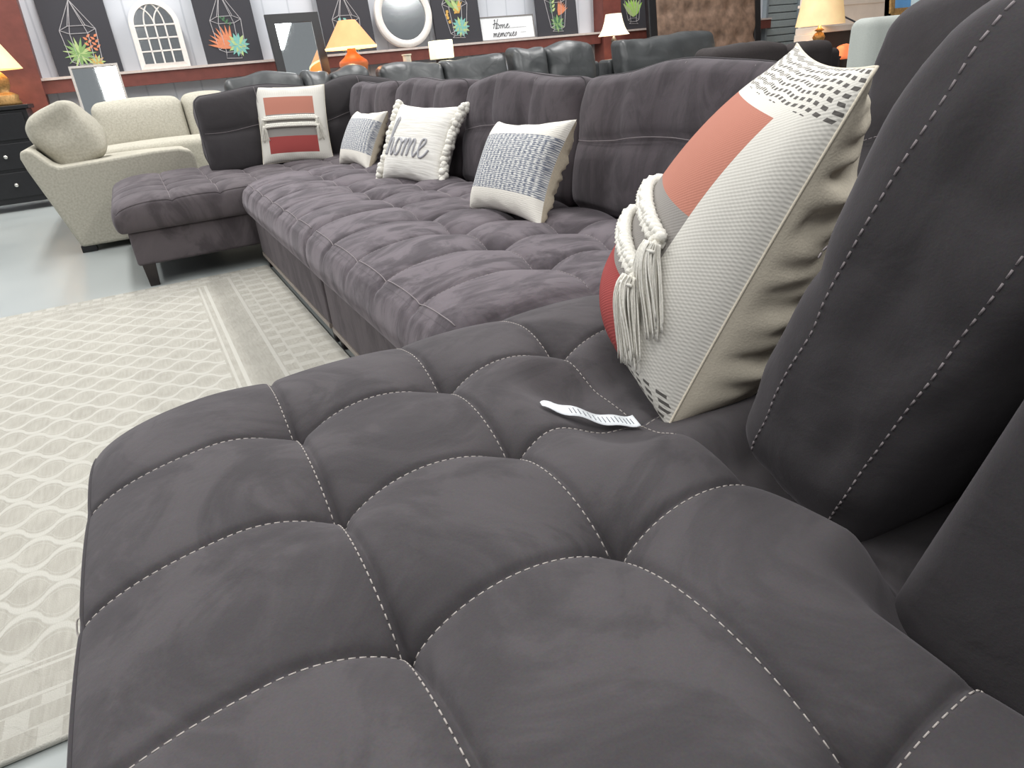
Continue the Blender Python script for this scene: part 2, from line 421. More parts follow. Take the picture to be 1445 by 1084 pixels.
# ------------------------------------------------------------------ setting
def struct(o): o['kind'] = 'structure'; return o
mb = MB(); mb.box(-6, 15, -2.5, 10.1, -.1, 0); struct(mb.build('floor', floor_mat(), smooth=False))
mb = MB(); mb.box(-6, 15, 10, 10.12, 0, 4.2); struct(mb.build('wall_back', M['wall'], smooth=False))
mb = MB(); mb.box(14.9, 15, -2.5, 10, 0, 4.2); struct(mb.build('wall_right', plain('peach_lamplit_wall', srgb(222, 196, 176), .8, nscale=1.5), smooth=False))  # warm lamp glow put into the wall colour
def girt(n, x0, x1):
    g_ = MB(); g_.box(x0, x1, 9.78, 9.998, 1.10, 1.235); g_.box(x0, x1, 9.765, 9.998, 1.235, 1.262, 1)
    struct(g_.build(n, [M['steel_red'], M['girt_top']], smooth=False))
girt('trim_1', -.83, 6.83); girt('trim_2', 7.12, 10.45)
mb = MB(); mb.hexa([(-1.02, 9.72, 0), (-.76, 9.72, 0), (-.76, 9.998, 0), (-1.02, 9.998, 0)], [(-1.12, 9.70, 3.9), (-.60, 9.70, 3.9), (-.60, 9.998, 3.9), (-1.12, 9.998, 3.9)])
struct(mb.build('trim_3', M['steel_red'], smooth=False))
mb = MB(); mb.box(6.85, 7.1, 9.70, 9.998, 0, 3.9); mb.box(6.81, 7.14, 9.68, 9.70, 0, 3.9); struct(mb.build('trim_4', M['steel_red'], smooth=False))
# slatted roll-up door at the right end of the back wall
mb = MB()
for k in range(24): mb.box(10.5, 11.25, 9.93 + (.0 if k % 2 else .004), 9.997, .02 + k * .12, .02 + k * .12 + .108)
struct(mb.build('door_1', M['door_slat'], smooth=False, bevel=.01))
mb = MB(); mb.box(11.25, 11.42, 9.88, 9.998, 0, 3.2); mb.box(10.45, 10.5, 9.9, 9.998, 0, 3.2); mb.box(10.45, 11.42, 9.88, 9.998, 3.0, 3.2)
struct(mb.build('trim_5', plain('grey_door_post', srgb(136, 146, 152), .5), smooth=False))

# rug
P, F = rbox(((RX0 + RX1) / 2, (RY0 + RY1) / 2, .008), ((RX1 - RX0) / 2, (RY1 - RY0) / 2, .006), .005, n=(20, 20, 2))
mb = MB(); mb.add(P, F); tag(mb.build('area_rug', M['rug']), 'ivory and taupe trellis pattern rug with key border on the concrete floor', 'rug')

# ------------------------------------------------------------------ charcoal sectional
def arch(s): return np.clip(1 - np.abs(2 * s - 1) ** 2.0, 0, 1) ** .72
def lines_param(x, lines, outer):
    lines = np.array(lines); a = np.ones_like(x); d = np.full_like(x, 9.)
    for l in lines: d = np.minimum(d, np.abs(x - l))
    for l, r in zip(lines[:-1], lines[1:]):
        m_ = (x >= l) & (x <= r); a[m_] = arch((x[m_] - l) / (r - l))
    m_ = x < lines[0]; a[m_] = arch(np.minimum((lines[0] - x[m_]) / outer, .5))
    m_ = x > lines[-1]; a[m_] = arch(np.minimum((x[m_] - lines[-1]) / outer, .5))
    return a, d

class Seat:
    def __init__(s, x0, x1, y0, y1, xs, ys, ztop, zbot, D=.064, h=.014, groove=.0062, gw=.0065, roll=((.2, .045), (.1, .02), (.15, .04), (.15, .04)), bulge=.02, rc=.06, press=()):
        s.__dict__.update(locals())
    def z(s, x, y):
        ax, dx = lines_param(x, s.xs, .26); ay, dy = lines_param(y, s.ys, .26)
        z = s.ztop - s.D * (1 - ax) * (1 - ay) + s.h * ax * ay - s.h
        z = z + s.h * .35 * (ax + ay - 2 * ax * ay)
        gx = np.exp(-(dx / s.gw) ** 2); gy = np.exp(-(dy / s.gw) ** 2)
        z = z - s.groove * np.maximum(gx, gy)
        e = []
        for (W, R), d in zip(s.roll, (x - s.x0, s.x1 - x, y - s.y0, s.y1 - y)):
            q = np.clip(1 - d / W, 0, 1); e.append(R * (1 - np.sqrt(np.maximum(0, 1 - .92 * q ** 2))) / (1 - math.sqrt(.08)))
        z = z - (e[0] + e[1] + e[2] + e[3])
        ss = lambda t: (lambda q: q * q * (3 - 2 * q))(np.clip(t, 0, 1))
        for xa, xb, ya, yb, wd, dep in s.press:      # where cushions sit and weigh the seat down
            k = ss((x - xa) / wd) * ss((xb - x) / wd) * ss((y - ya) / wd) * ss((yb - y) / wd)
            z = np.where(k > 0, z * (1 - k) + np.minimum(z, dep + .25 * (z - dep)) * k, z)
        return z
    def coords(s, a, b, lines, res):
        c = list(np.arange(a, b, res)) + [b]
        for l in lines: c += list(l + np.array([-2, -1.4, -1, -.6, -.3, 0, .3, .6, 1, 1.4, 2]) * s.gw)
        c += list(a + np.array([.003, .007, .012])) + list(b - np.array([.003, .007, .012]))
        c = sorted(set(np.round([t for t in c if a <= t <= b], 4))); out = [c[0]]
        for t in c[1:]:
            if t - out[-1] > .0018: out.append(t)
        out[-1] = b
        return np.array(out)
    def mesh(s, res, wobble=.004):
        X = s.coords(s.x0, s.x1, s.xs, res); Y = s.coords(s.y0, s.y1, s.ys, res)
        gx, gy = np.meshgrid(X, Y, indexing='ij')
        z = s.z(gx, gy)
        # round the plan corners
        px, py = gx.copy(), gy.copy()
        r = s.rc
        for cx, sx in ((s.x0, 1), (s.x1, -1)):
            for cy, sy in ((s.y0, 1), (s.y1, -1)):
                a = 1 - (gx - cx) * sx / r; b = 1 - (gy - cy) * sy / r
                m_ = (a > 0) & (b > 0)
                mm = np.maximum(a[m_], b[m_]); nn = np.hypot(a[m_], b[m_]); k = mm / nn
                k = .55 + .45 * k
                px[m_] = cx + sx * r * (1 - a[m_] * k); py[m_] = cy + sy * r * (1 - b[m_] * k)
        mb = MB(); P = np.stack([px, py, z], -1); mb.grid(P)
        # side wall
        nx, ny = gx.shape
        loop = [(i, 0) for i in range(nx)] + [(nx - 1, j) for j in range(1, ny)] + [(i, ny - 1) for i in range(nx - 2, -1, -1)] + [(0, j) for j in range(ny - 2, 0, -1)]
        L = np.array([P[i, j] for i, j in loop]); n = len(L)
        T = np.roll(L, -3, 0) - np.roll(L, 3, 0); nrm = np.stack([T[:, 1], -T[:, 0]], -1); nrm /= np.linalg.norm(nrm, axis=1, keepdims=True) + 1e-9
        rows = [L]
        for t in (.02, .05, .1, .18, .3, .45, .6, .75, .87, .94, .98, 1.):
            o = s.bulge * math.sin(PI * min(1, t)) ** .55 - .006 * math.exp(-((t - .02) / .03) ** 2)
            if t > .9: o -= .012 * ((t - .9) / .1) ** 2
            w = np.array([noise.noise(Vector((p[0] * 9, p[1] * 9, t * 3))) for p in L]) * wobble * math.sin(PI * t)
            Q = L.copy(); Q[:, :2] += nrm * (o + w)[:, None]; Q[:, 2] = L[:, 2] + (s.zbot - L[:, 2]) * t; rows.append(Q)
        base = len(mb.v)
        for R_ in rows: mb.v += [tuple(p) for p in R_.tolist()]
        for k in range(len(rows) - 1):
            for i in range(n):
                j = (i + 1) % n
                mb.f.append((base + k * n + i, base + k * n + j, base + (k + 1) * n + j, base + (k + 1) * n + i)); mb.m.append(0)
        mb.f.append(tuple(base + (len(rows) - 1) * n + i for i in range(n))); mb.m.append(0)
        return mb
    def stitch(s, off=.0075, dash=.0068, gap=.0042, r=.0009, lift=.0007, skip=None, solid=False, edge=True):
        mb = MB()
        segs = [('x', l, s.y0, s.y1) for l in s.xs] + [('y', l, s.x0, s.x1) for l in s.ys]
        for kind, l, a, b in segs:
            t = np.arange(a + .004, b - .004, (dash + gap) / 4)
            c = np.full_like(t, l - off) if kind == 'x' else np.full_like(t, l - off)
            X, Y = (c, t) if kind == 'x' else (t, c)
            pts = np.stack([X, Y, s.z(X, Y) + lift], -1)
            # arc-length dashes
            d = np.concatenate([[0], np.cumsum(np.linalg.norm(np.diff(pts, axis=0), axis=1))])
            n = int(d[-1] / (dash + gap))
            for k in range(n):
                q0, q1 = k * (dash + gap), k * (dash + gap) + dash
                A, B_ = [np.array([np.interp(q, d, pts[:, i]) for i in range(3)]) for q in (q0, q1)]
                if skip and skip(A): continue
                mb.tube([A, B_], r, n=4)
        return mb
    def seamline(s, off=.006, r=.0016, step=.02, skip=None):
        mb = MB()
        for kind, l, a, b in [('x', l, s.y0 + .01, s.y1 - .01) for l in s.xs] + [('y', l, s.x0 + .01, s.x1 - .01) for l in s.ys]:
            t = np.arange(a, b, step); c = np.full_like(t, l - off)
            X, Y = (c, t) if kind == 'x' else (t, c)
            mb.tube(np.stack([X, Y, s.z(X, Y) + .0005], -1), r, n=4)
        return mb

def legs(root, spots, h, w0=.03, w1=.022):
    for x, y in spots:
        m = MB(); m.hexa([(x - w1, y - w1, 0), (x + w1, y - w1, 0), (x + w1, y + w1, 0), (x - w1, y + w1, 0)],
                         [(x - w0, y - w0, h), (x + w0, y - w0, h), (x + w0, y + w0, h), (x - w0, y + w0, h)])
        m.build('leg', M['wood_leg'], root, smooth=False, bevel=.003)
def softbox(name, mat, root, x0, x1, y0, y1, z0, z1, r=.02, bulge=(0, 0, 0), n=(10, 10, 6), fn=None):
    P, F = rbox(((x0 + x1) / 2, (y0 + y1) / 2, (z0 + z1) / 2), ((x1 - x0) / 2, (y1 - y0) / 2, (z1 - z0) / 2), r, n, bulge, fn)
    m = MB(); m.add(P, F); return m.build(name, mat, root)

XB = 1.92    # rear face of the long back rail
# --- near corner chaise
root = thing('corner_chaise', 'charcoal suede chaise section nearest the camera, seen from above with large stitched tufts', 'sofa section', (.8, .6, 0))
S1 = Seat(-.2, 1.66, -.07, 1.285, [.103, .36, .592, .85, 1.11, 1.37], [.19, .512, .766, 1.02], .527, .31, bulge=.017, rc=.04,
          roll=((.24, .058), (.1, .02), (.15, .05), (.20, .046)), press=((.545, 1.6, .22, .70, .09, .385), (.46, 1.6, -.3, .37, .10, .39), (.40, 1.2, .60, 1.0, .13, .452)))
seat = S1.mesh(.010).build('seat_cushion', M['suede'], root)
def under(A): return A[0] > 1.0 or (A[0] > .57 and A[1] < .63)
S1.stitch(skip=under).build('stitching', M['thread'], seat)
# piping around the boxed edge
m = MB(); ys_ = np.arange(-.03, 1.25, .02); xs_ = np.full_like(ys_, -.2)
m.tube(np.stack([xs_ - .002, ys_, S1.z(xs_, ys_) - .004], -1), .0035, 6)
m.build('piping', M['suede_dark'], seat)
m = MB(); m.tube(smoothpath([(-.203, .80, .445), (-.215, .812, .44), (-.219, .803, .425), (-.212, .79, .428), (-.2195, .786, .42)], 6), .0011, 5)
m.build('loose_thread', M['thread'], seat)
softbox('base', M['suede_base'], root, -.17, 1.88, -.05, 1.265, .115, .315, .018)
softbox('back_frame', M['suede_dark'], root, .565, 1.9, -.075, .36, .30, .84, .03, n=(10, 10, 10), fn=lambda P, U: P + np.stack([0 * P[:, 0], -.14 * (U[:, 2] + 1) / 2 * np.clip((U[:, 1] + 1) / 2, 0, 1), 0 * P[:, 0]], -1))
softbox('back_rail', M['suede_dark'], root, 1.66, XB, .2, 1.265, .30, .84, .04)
legs(root, [(-.12, .0), (-.12, 1.2), (1.8, .0), (1.8, 1.2)], .118)

# --- two armless bench sections
def bench(y0, y1, ys, label, res, fine):
    root = thing('armless_bench', label, 'sofa section', (1.1, (y0 + y1) / 2, 0), group='armless middle sections of the sectional')
    S = Seat(.5, 1.66, y0, y1, [.86, 1.113, 1.37], ys, .522, .30, D=.07, h=.014, groove=.005, gw=.011, bulge=.04, rc=.04,
             roll=((.24, .05), (.1, .02), (.06, .022), (.06, .022)), press=((1.30, 1.8, y0 - .3, y1 + .3, .10, .452),))
    seat = S.mesh(res).build('seat_cushion', M['suede_main'], root)
    if fine: S.stitch(r=.0011, dash=.011, gap=.003).build('stitching', M['thread_dark'], seat)
    else: S.seamline().build('stitching', M['thread_dark'], seat)
    m = MB(); ys_ = np.arange(y0 + .03, y1 - .03, .02); xs_ = np.full_like(ys_, .503)
    m.tube(np.stack([xs_ + .012, ys_, S.z(xs_ + .012, ys_) + .0008], -1), .0016, 5); m.build('edge_seam', M['thread_dark'], seat)
    softbox('base', M['suede_base'], root, .505, 1.88, y0 + .012, y1 - .012, .085, .31, .014)
    m = MB(); m.box(.503, .52, y0 + .02, y1 - .02, .068, .09); m.build('base_trim', M['trim_metal'], root, smooth=False)
    softbox('back_rail', M['suede_dark'], root, 1.66, XB, y0 + .01, y1 - .01, .30, .84, .04)
    legs(root, [(.545, y0 + .05), (.545, y1 - .05), (1.8, y0 + .08), (1.8, y1 - .08)], .09)
    return S
S2 = bench(1.297, 2.672, [1.54, 1.81, 2.09, 2.385], 'nearer charcoal tufted bench section, between the near chaise and the middle seat gap', .016, True)
S3 = bench(2.682, 4.318, [2.97, 3.25, 3.53, 3.81, 4.07], 'farther charcoal tufted bench section, running on to the far chaise', .022, False)

# --- far corner chaise
root = thing('corner_chaise', 'charcoal suede chaise section at the far end, beside the beige sofa', 'sofa section', (.8, 5.0, 0))
S4 = Seat(-.2, 1.66, 4.33, 5.685, [.103, .36, .592, .85, 1.11, 1.37], [4.60, 4.855, 5.11], .505, .315, D=.03, bulge=.02, groove=.006, gw=.014,
          roll=((.21, .05), (.1, .02), (.17, .034), (.15, .04)))
seat = S4.mesh(.025).build('seat_cushion', M['suede_base'], root)
S4.seamline().build('stitching', M['thread_dark'], seat)
softbox('base', M['suede_base'], root, -.165, 1.88, 4.35, 5.66, .125, .32, .018)
softbox('back_frame', M['suede_dark'], root, .45, 1.9, 5.34, 5.69, .30, .84, .045)
softbox('back_rail', M['suede_dark'], root, 1.66, XB, 4.35, 5.35, .30, .84, .04)
legs(root, [(-.11, 4.39), (-.11, 5.6), (1.8, 4.4), (1.8, 5.6)], .13, .035, .026)

# --- loose back cushions.  local frame: x width, y depth (front = -y), z up
def back_cushion(label, origin, rotz, tilt, w, h, d, cols, mat, near=False, group='loose charcoal back cushions', seed=0, boxing=True, crown=.03):
    M4 = Matrix.Translation(origin) @ Matrix.Rotation(rotz, 4, 'Z') @ Matrix.Rotation(-tilt, 4, 'X')
    root = thing('back_cushion', label, 'cushion', mat=M4, group=group)
    xs = [-w / 2 + w * (k + 1) / cols for k in range(cols - 1)]; zs = [h * .52]
    def shape(P, U):
        Q = P.copy(); zz = P[:, 2] + h / 2
        env = np.clip((1 - np.abs(U[:, 0]) ** 6) * (1 - np.abs(U[:, 2]) ** 6), 0, 1)
        ax, dx = lines_param(P[:, 0], xs, w / cols); az, dz = lines_param(zz, zs, h * .45)
        front = (U[:, 1] < -.5)
        puff = .021 * ax * az - .016 * (1 - ax) * (1 - az) - .008 * np.maximum(np.exp(-(dx / .014) ** 2), np.exp(-(dz / .014) ** 2))
        Q[:, 1] -= np.where(front, puff * env, 0)
        # wrinkles on the boxing and soft sag of the top edge
        wr = np.array([noise.noise(Vector((p[0] * 5 + seed, p[1] * 24, p[2] * 14 + seed))) for p in P])
        edge = np.maximum(np.abs(U[:, 0]), np.abs(U[:, 2])) ** 4
        Q += (U * .007 * wr[:, None] * edge[:, None])
        Q[:, 2] += np.where(U[:, 2] > 0, crown * (1 - U[:, 0] ** 2) - .012 * np.cos(U[:, 0] * 4 + seed) , 0) * (U[:, 2] > 0)
        # corners nipped in
        cn = (np.abs(U[:, 0]) ** 5) * (np.abs(U[:, 2]) ** 5)
        Q[:, 0] -= U[:, 0] * .025 * cn; Q[:, 2] -= np.where(U[:, 2] > 0, .018, 0) * cn
        return Q
    n = (40, 12, 30) if near else (26, 6, 18)
    half = (w / 2, d / 2, h / 2); rad = .045 if not near else .04; ctr = np.array([0, 0, h / 2])
    P, F = rbox(ctr, half, rad, n, (.0, .03, .0), shape)
    at = lambda q: rmap(np.array(q, float), half, rad, (0, .03, 0), shape) + ctr
    m = MB(); m.add(P, F); cover = m.build('cover', mat, root, world=False)
    def dashes(m, pa, L, gp, r):
        dd = np.concatenate([[0], np.cumsum(np.linalg.norm(np.diff(pa, axis=0), axis=1))])
        for k in range(int(dd[-1] / (L + gp))):
            A, B_ = [np.array([np.interp(q, dd, pa[:, j]) for j in range(3)]) for q in (k * (L + gp), k * (L + gp) + L)]
            m.tube([A, B_], r, 4)
    # flange seams around front and back edge of the boxing
    for sy, nm in ((-1, 'front_seam'), (1, 'rear_seam')):
        y_ = sy * .66
        q = [(-1, y_, t) for t in np.linspace(-.9, 1, 60)] + [(t, y_, 1) for t in np.linspace(-1, 1, 90)[1:]] + [(1, y_, t) for t in np.linspace(1, -.9, 60)[1:]]
        pa = at(q); m = MB()
        if near: dashes(m, pa, .0085, .005, .0014); m.build(nm, M['thread_dark'], cover, world=False)
        else: m.tube(pa, .0032, 5); m.build(nm, M['suede_dark'], cover, world=False)
    m = MB()
    tz = np.linspace(-.95, .95, 60)
    paths = [at([(x / (w / 2), -1, t) for t in tz]) for x in xs] + [at([(t, -1, (z - h / 2) / (h / 2)) for t in np.linspace(-.97, .97, 70)]) for z in zs]
    for pa in paths:
        pa = pa + np.array([.005, 0, .005])
        if near: dashes(m, pa, .0085, .005, .0012)
        else: m.tube(pa, .0014, 4)
    m.build('stitching', M['thread_dark'], cover, world=False)
    return root

T = math.radians
# leaning on the near back frame, turned toward the far end (local front -> +Y)
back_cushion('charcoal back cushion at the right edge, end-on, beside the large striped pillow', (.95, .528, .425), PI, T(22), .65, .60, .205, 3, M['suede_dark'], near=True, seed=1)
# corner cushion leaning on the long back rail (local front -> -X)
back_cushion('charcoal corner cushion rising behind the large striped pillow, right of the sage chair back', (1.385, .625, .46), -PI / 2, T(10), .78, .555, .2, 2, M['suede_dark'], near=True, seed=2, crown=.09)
rows = [(1.69, 'charcoal back cushion directly left of the large striped pillow', 1.07), (2.72, 'charcoal back cushion behind the near blue-grey woven pillow', .99),
        (3.735, 'charcoal back cushion behind the fringed white home pillow', .985), (4.72, 'charcoal back cushion behind the small far woven pillow', .955)]
for i, (y, lab, w) in enumerate(rows):
    back_cushion(lab, (1.475, y, .455), -PI / 2, T(11), w, .475, .2, 4 if i == 0 else 3, M['suede_back'], seed=3 + i, crown=.012)
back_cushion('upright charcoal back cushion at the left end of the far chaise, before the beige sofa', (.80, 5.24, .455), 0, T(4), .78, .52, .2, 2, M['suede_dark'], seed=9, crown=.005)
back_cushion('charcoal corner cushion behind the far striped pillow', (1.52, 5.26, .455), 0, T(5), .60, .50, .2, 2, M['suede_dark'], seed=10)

# ------------------------------------------------------------------ throw pillows
def pillow_mats(bl, br, tl, tr):
    """frame from four corner points: local x right, y up the face, z out of the face"""
    bl, br, tl, tr = map(lambda p: Vector(p), (bl, br, tl, tr))
    c = (bl + br + tl + tr) / 4; x = ((br - bl) + (tr - tl)).normalized(); y = ((tl - bl) + (tr - br)); y = (y - x * y.dot(x)).normalized(); z = x.cross(y)
    w = ((br - bl).length + (tr - tl).length) / 2; h = ((tl - bl).length + (tr - br).length) / 2
    m = Matrix((x, y, z)).transposed().to_4x4(); m.translation = c
    return m, w, h
def pill_pos(u, v, w, h, t, side, seed=0, ear=.055, sharp=.42, sag=0.):
    """u,v in -1..1"""
    a = 1 - np.abs(u) ** 2.4; b = 1 - np.where(v < 0, np.abs(v) ** (2.4 + 9 * sag), np.abs(v) ** 2.4)
    pinchx = 1 - ear * (1 - v ** 2) * np.abs(u) ** 3; pinchy = 1 - ear * (1 - u ** 2) * np.abs(v) ** 3
    z = side * t / 2 * (np.clip(a * b, 0, 1)) ** sharp
    # fabric pulled toward corners
    z = z * (1 - sag * v)
    rip = .006 * np.sin(u * 11 + v * 5 + seed) * np.exp(-((1 - np.maximum(np.abs(u), np.abs(v))) / .16) ** 2) * np.clip(a * b * 4, 0, 1)
    return np.stack([u * w / 2 * pinchx, v * h / 2 * pinchy, z + side * rip], -1)
def pillow_panel(name, mat, root, w, h, t, side, n=48, seed=0, ear=.055, sharp=.42, wrinkle=0, sag=0.):
    s_ = np.sin(np.linspace(-PI / 2, PI / 2, n + 1)); s_ = .5 * s_ + .5 * np.linspace(-1, 1, n + 1)
    u, v = np.meshgrid(s_, s_, indexing='ij'); P = pill_pos(u, v, w, h, t, side, seed, ear, sharp, sag)
    if wrinkle:
        wr = np.array([noise.noise(Vector((a * 2.5 + seed, b * 9 + a * 3, side))) for a, b in zip(u.ravel(), v.ravel())]).reshape(u.shape)
        e = np.exp(-((1 - np.maximum(np.abs(u), np.abs(v))) / .35) ** 2) * np.clip((1 - u ** 2) * (1 - v ** 2) * 6, 0, 1)
        P[..., 2] += wr * wrinkle * e
    m = MB(); m.grid(P, flip=side < 0)
    uv = np.stack([(u + 1) / 2, (v + 1) / 2], -1).reshape(-1, 2)
    return m.build(name, mat, root, world=False, uv=uv)
def braid(m, path, r):
    """three twisting strands along a path"""
    path = np.array(smoothpath(path, 14)); d = np.concatenate([[0], np.cumsum(np.linalg.norm(np.diff(path, axis=0), axis=1))])
    n = int(d[-1] / .004)
    c = np.array([[np.interp(q, d, path[:, j]) for j in range(3)] for q in np.linspace(0, d[-1], n)])
    t = np.gradient(c, axis=0); t /= np.linalg.norm(t, axis=1, keepdims=True)
    zz = np.array([0, 0, 1.]); x = np.cross(t, zz); x /= np.linalg.norm(x, axis=1, keepdims=True) + 1e-9; y = np.cross(x, t)
    s_ = np.linspace(0, d[-1], n)
    for k in range(3):
        ph = s_ / .034 * 2 * PI + k * 2 * PI / 3
        m.tube(c + x * (r * .75 * np.sin(ph))[:, None] + y * (r * .45 * np.sin(2 * ph))[:, None], r * .68, 6)
def tassel(m, top, down, out, L, r, k=60, seed=0):
    """bundle of yarn ends hanging from `top` in direction `down`, lying on a surface with normal `out`"""
    rnd = random.Random(seed); top = np.array(top); down = np.array(down) / np.linalg.norm(down); out = np.array(out) / np.linalg.norm(out); sd = np.cross(down, out)
    for i in range(k):
        a = rnd.uniform(-1, 1); b = rnd.uniform(0, 1); l = L * rnd.uniform(.8, 1.08)
        pts = [top + sd * a * r * f + out * (b * r * g + .003) + down * l * q + sd * math.sin(q * 7 + i) * .002 for q, f, g in ((0, .35, .6), (.15, .45, .9), (.4, .8, 1.), (.7, 1.05, .8), (1, 1.25 + .2 * rnd.random(), .6))]
        m.tube(smoothpath(pts, 3), .0014, 4)
    m.tube([top + down * L * .1 + sd * q * r * .55 + out * (r * .35 + r * .5 * math.cos(q * 1.3)) for q in np.linspace(-1, 1, 9)], .003, 6)

def stripe_pillow(label, corners, t, n, detail, seed, bv=(.10, -.085), mat='stripe_plain', sag=0., ear=.055):
    m4, w, h = pillow_mats(*corners)
    root = thing('throw_pillow', label, 'pillow', mat=m4)
    sharp = .62 if detail else .45
    pillow_panel('front_panel', M[mat], root, w, h, t, 1, n, seed, sharp=sharp, sag=sag, ear=ear)
    pillow_panel('back_panel', M['cream'], root, w, h, t, -1, n, seed, sharp=sharp, wrinkle=.034, sag=sag, ear=ear)
    F_ = lambda u, v, lift: pill_pos(np.array(u), np.array(v), w, h, t, 1, seed, sharp=sharp, sag=sag, ear=ear) + np.array([0, 0, lift])
    r = .0135 * w / .55
    for v in bv:
        m = MB(); braid(m, [F_(u, v - (.05 if detail else 0) * max(0, u) ** 2 * 3 + (.05 if detail else 0), r * .8) for u in np.linspace(-.80, .66, 12)], r)
        m.build('braid', M['white_yarn'], root, world=False)
        for su, dx in ((.68, .35), (-.80, -.35))[:1 if detail else 2]:
            m = MB(); p = F_(su, v - (.02 if detail else 0), r); gd = m4.to_3x3().inverted() @ Vector((0, 0, -1)); q = p + np.array(gd) + np.array([.12 * np.sign(dx), 0, .05])
            tassel(m, p, q - p, [0.25 * np.sign(dx), 0, 1], (.15 if detail else .12) * w / .55, (.036 if detail else .027) * w / .55, 90 if detail else 26, seed + int(v * 100))
            m.build('tassel', M['white_yarn'], root, world=False)
    m = MB(); e = np.linspace(-1, 1, 40)
    loop = [pill_pos(np.array(a), np.array(b), w, h, t, 1, seed, sharp=sharp, sag=sag, ear=ear) for a, b in [(x, -1.) for x in e] + [(1., x) for x in e[1:]] + [(x, 1.) for x in e[::-1][1:]] + [(-1., x) for x in e[::-1][1:-1]]]
    m.tube(loop, .002, 6, closed=True); m.build('edge_seam', M['cream'], root, world=False)
    return root, m4, w, h
# tall pillow close to the camera (corners given as seen facing its striped side)
B0 = np.array([.592, .70, .455]); T0 = np.array([.806, .60, .955]); e1 = np.array([.62, .78, .05]); e1 /= np.linalg.norm(e1)
stripe_pillow('large cream pillow with coral and grey stripes, braids and tassels, nearest the camera', (B0 + e1 * .5, B0, T0 + e1 * .5, T0), .295, 110, True, 1, (-.10, -.32), 'stripe', .35, .065)
stripe_pillow('striped coral and grey pillow standing on the far chaise', ((.735, 5.06, .50), (1.17, 4.93, .475), (.80, 5.19, .985), (1.27, 5.09, .955)), .15, 36, False, 5)

# care tag poking out from under the tall pillow
tg = thing('care_tag', 'white folded care tag lying on the near seat under the large striped pillow', 'tag', (.49, .78, .5))
m = MB(); sz = lambda x, y: float(S1.z(np.array([x]), np.array([y]))[0])
cpts = smoothpath([(x, y, sz(x, y) + q) for x, y, q in ((.445, .825, .006), (.485, .805, .014), (.535, .775, .012), (.575, .755, .012))], 8); P = []
for i, p in enumerate(cpts):
    f = min(1, .35 + i / 6) if i < 6 else 1
    P.append([p + np.array([-.2, -.95, -.10]) * .016 * f * s_ + np.array([0, 0, .002 * math.sin(i * .8)]) for s_ in (-1, -.4, .4, 1)])
P = np.array(P); m.grid(P)
o = m.build('tag_strip', M['tag_white'], tg); sm = o.modifiers.new('solid', 'SOLIDIFY'); sm.thickness = .0008
m = MB()
for i in range(8, len(P) - 2, 1):
    a = P[i]; q = lambda s_: a[1] * (1 - s_) + a[2] * s_ + np.array([0, 0, .0012])
    m.tube([q(-.2 + .1 * (i % 3)), q(1.1)], .0007, 4)
m.build('tag_print', M['ink'], o)

def weave_pillow(label, corners, t, seed):
    m4, w, h = pillow_mats(*corners); root = thing('throw_pillow', label, 'pillow', mat=m4)
    pillow_panel('front_panel', M['woven'], root, w, h, t, 1, 48, seed, ear=.15)
    pillow_panel('back_panel', plain('natural_linen', srgb(206, 194, 172), .95, nscale=200, bump=.3), root, w, h, t, -1, 40, seed, ear=.15, wrinkle=.02)
    return root
weave_pillow('cream pillow with blue-grey woven band, close to the large striped pillow', ((1.074, 2.446, .485), (1.079, 1.913, .50), (1.24, 2.461, .79), (1.245, 1.927, .815)), .17, 2)
weave_pillow('small cream pillow with blue-grey woven band, left of the white home pillow', ((1.129, 4.549, .485), (1.165, 4.059, .485), (1.307, 4.568, .785), (1.343, 4.077, .795)), .16, 4)

m4, w, h = pillow_mats((1.08, 3.545, .492), (1.22, 3.094, .475), (1.265, 3.577, .845), (1.40, 3.126, .82))
root = thing('throw_pillow', 'white pillow reading home with pompom fringed edges', 'pillow', mat=m4)
t = .17
pillow_panel('front_panel', M['slub'], root, w, h, t, 1, 48, 7, ear=.11); pillow_panel('back_panel', M['slub'], root, w, h, t, -1, 32, 7, ear=.11)
# cursive word: strokes in letter units (x right, y up)
word = [
    [(.0, .0), (.16, .45), (.34, 1.05), (.42, 1.42), (.34, 1.55), (.24, 1.25), (.20, .7), (.17, .0), (.27, .45), (.42, .68), (.53, .55), (.54, .2), (.62, .0), (.76, .12), (.88, .4)],
    [(1.16, .62), (.98, .66), (.86, .4), (.92, .08), (1.08, .0), (1.24, .18), (1.26, .5), (1.14, .64), (1.24, .52), (1.42, .56)],
    [(1.42, .56), (1.52, .66), (1.54, .4), (1.50, .0), (1.60, .42), (1.74, .68), (1.84, .55), (1.84, .0), (1.94, .42), (2.08, .68), (2.19, .55), (2.20, .15), (2.30, .0), (2.44, .14)],
    [(2.44, .14), (2.62, .36), (2.80, .56), (2.78, .72), (2.62, .70), (2.54, .42), (2.60, .08), (2.78, .0), (2.98, .14), (3.10, .34)]]
m = MB()
for st in word:
    pts = []
    for p in smoothpath([(a, b, 0) for a, b in st], 6):
        u = -.78 + p[0] * .465 + p[1] * .06; v = -.40 + p[1] * .60
        pts.append(pill_pos(np.array(u), np.array(v), w, h, t, 1, 7, ear=.11) + np.array([0, 0, .0025]))
    m.tube(pts, .0054, 6)
m.build('lettering', plain('grey_embroidery', srgb(176, 176, 180), .9), root, world=False)
rnd = random.Random(3)
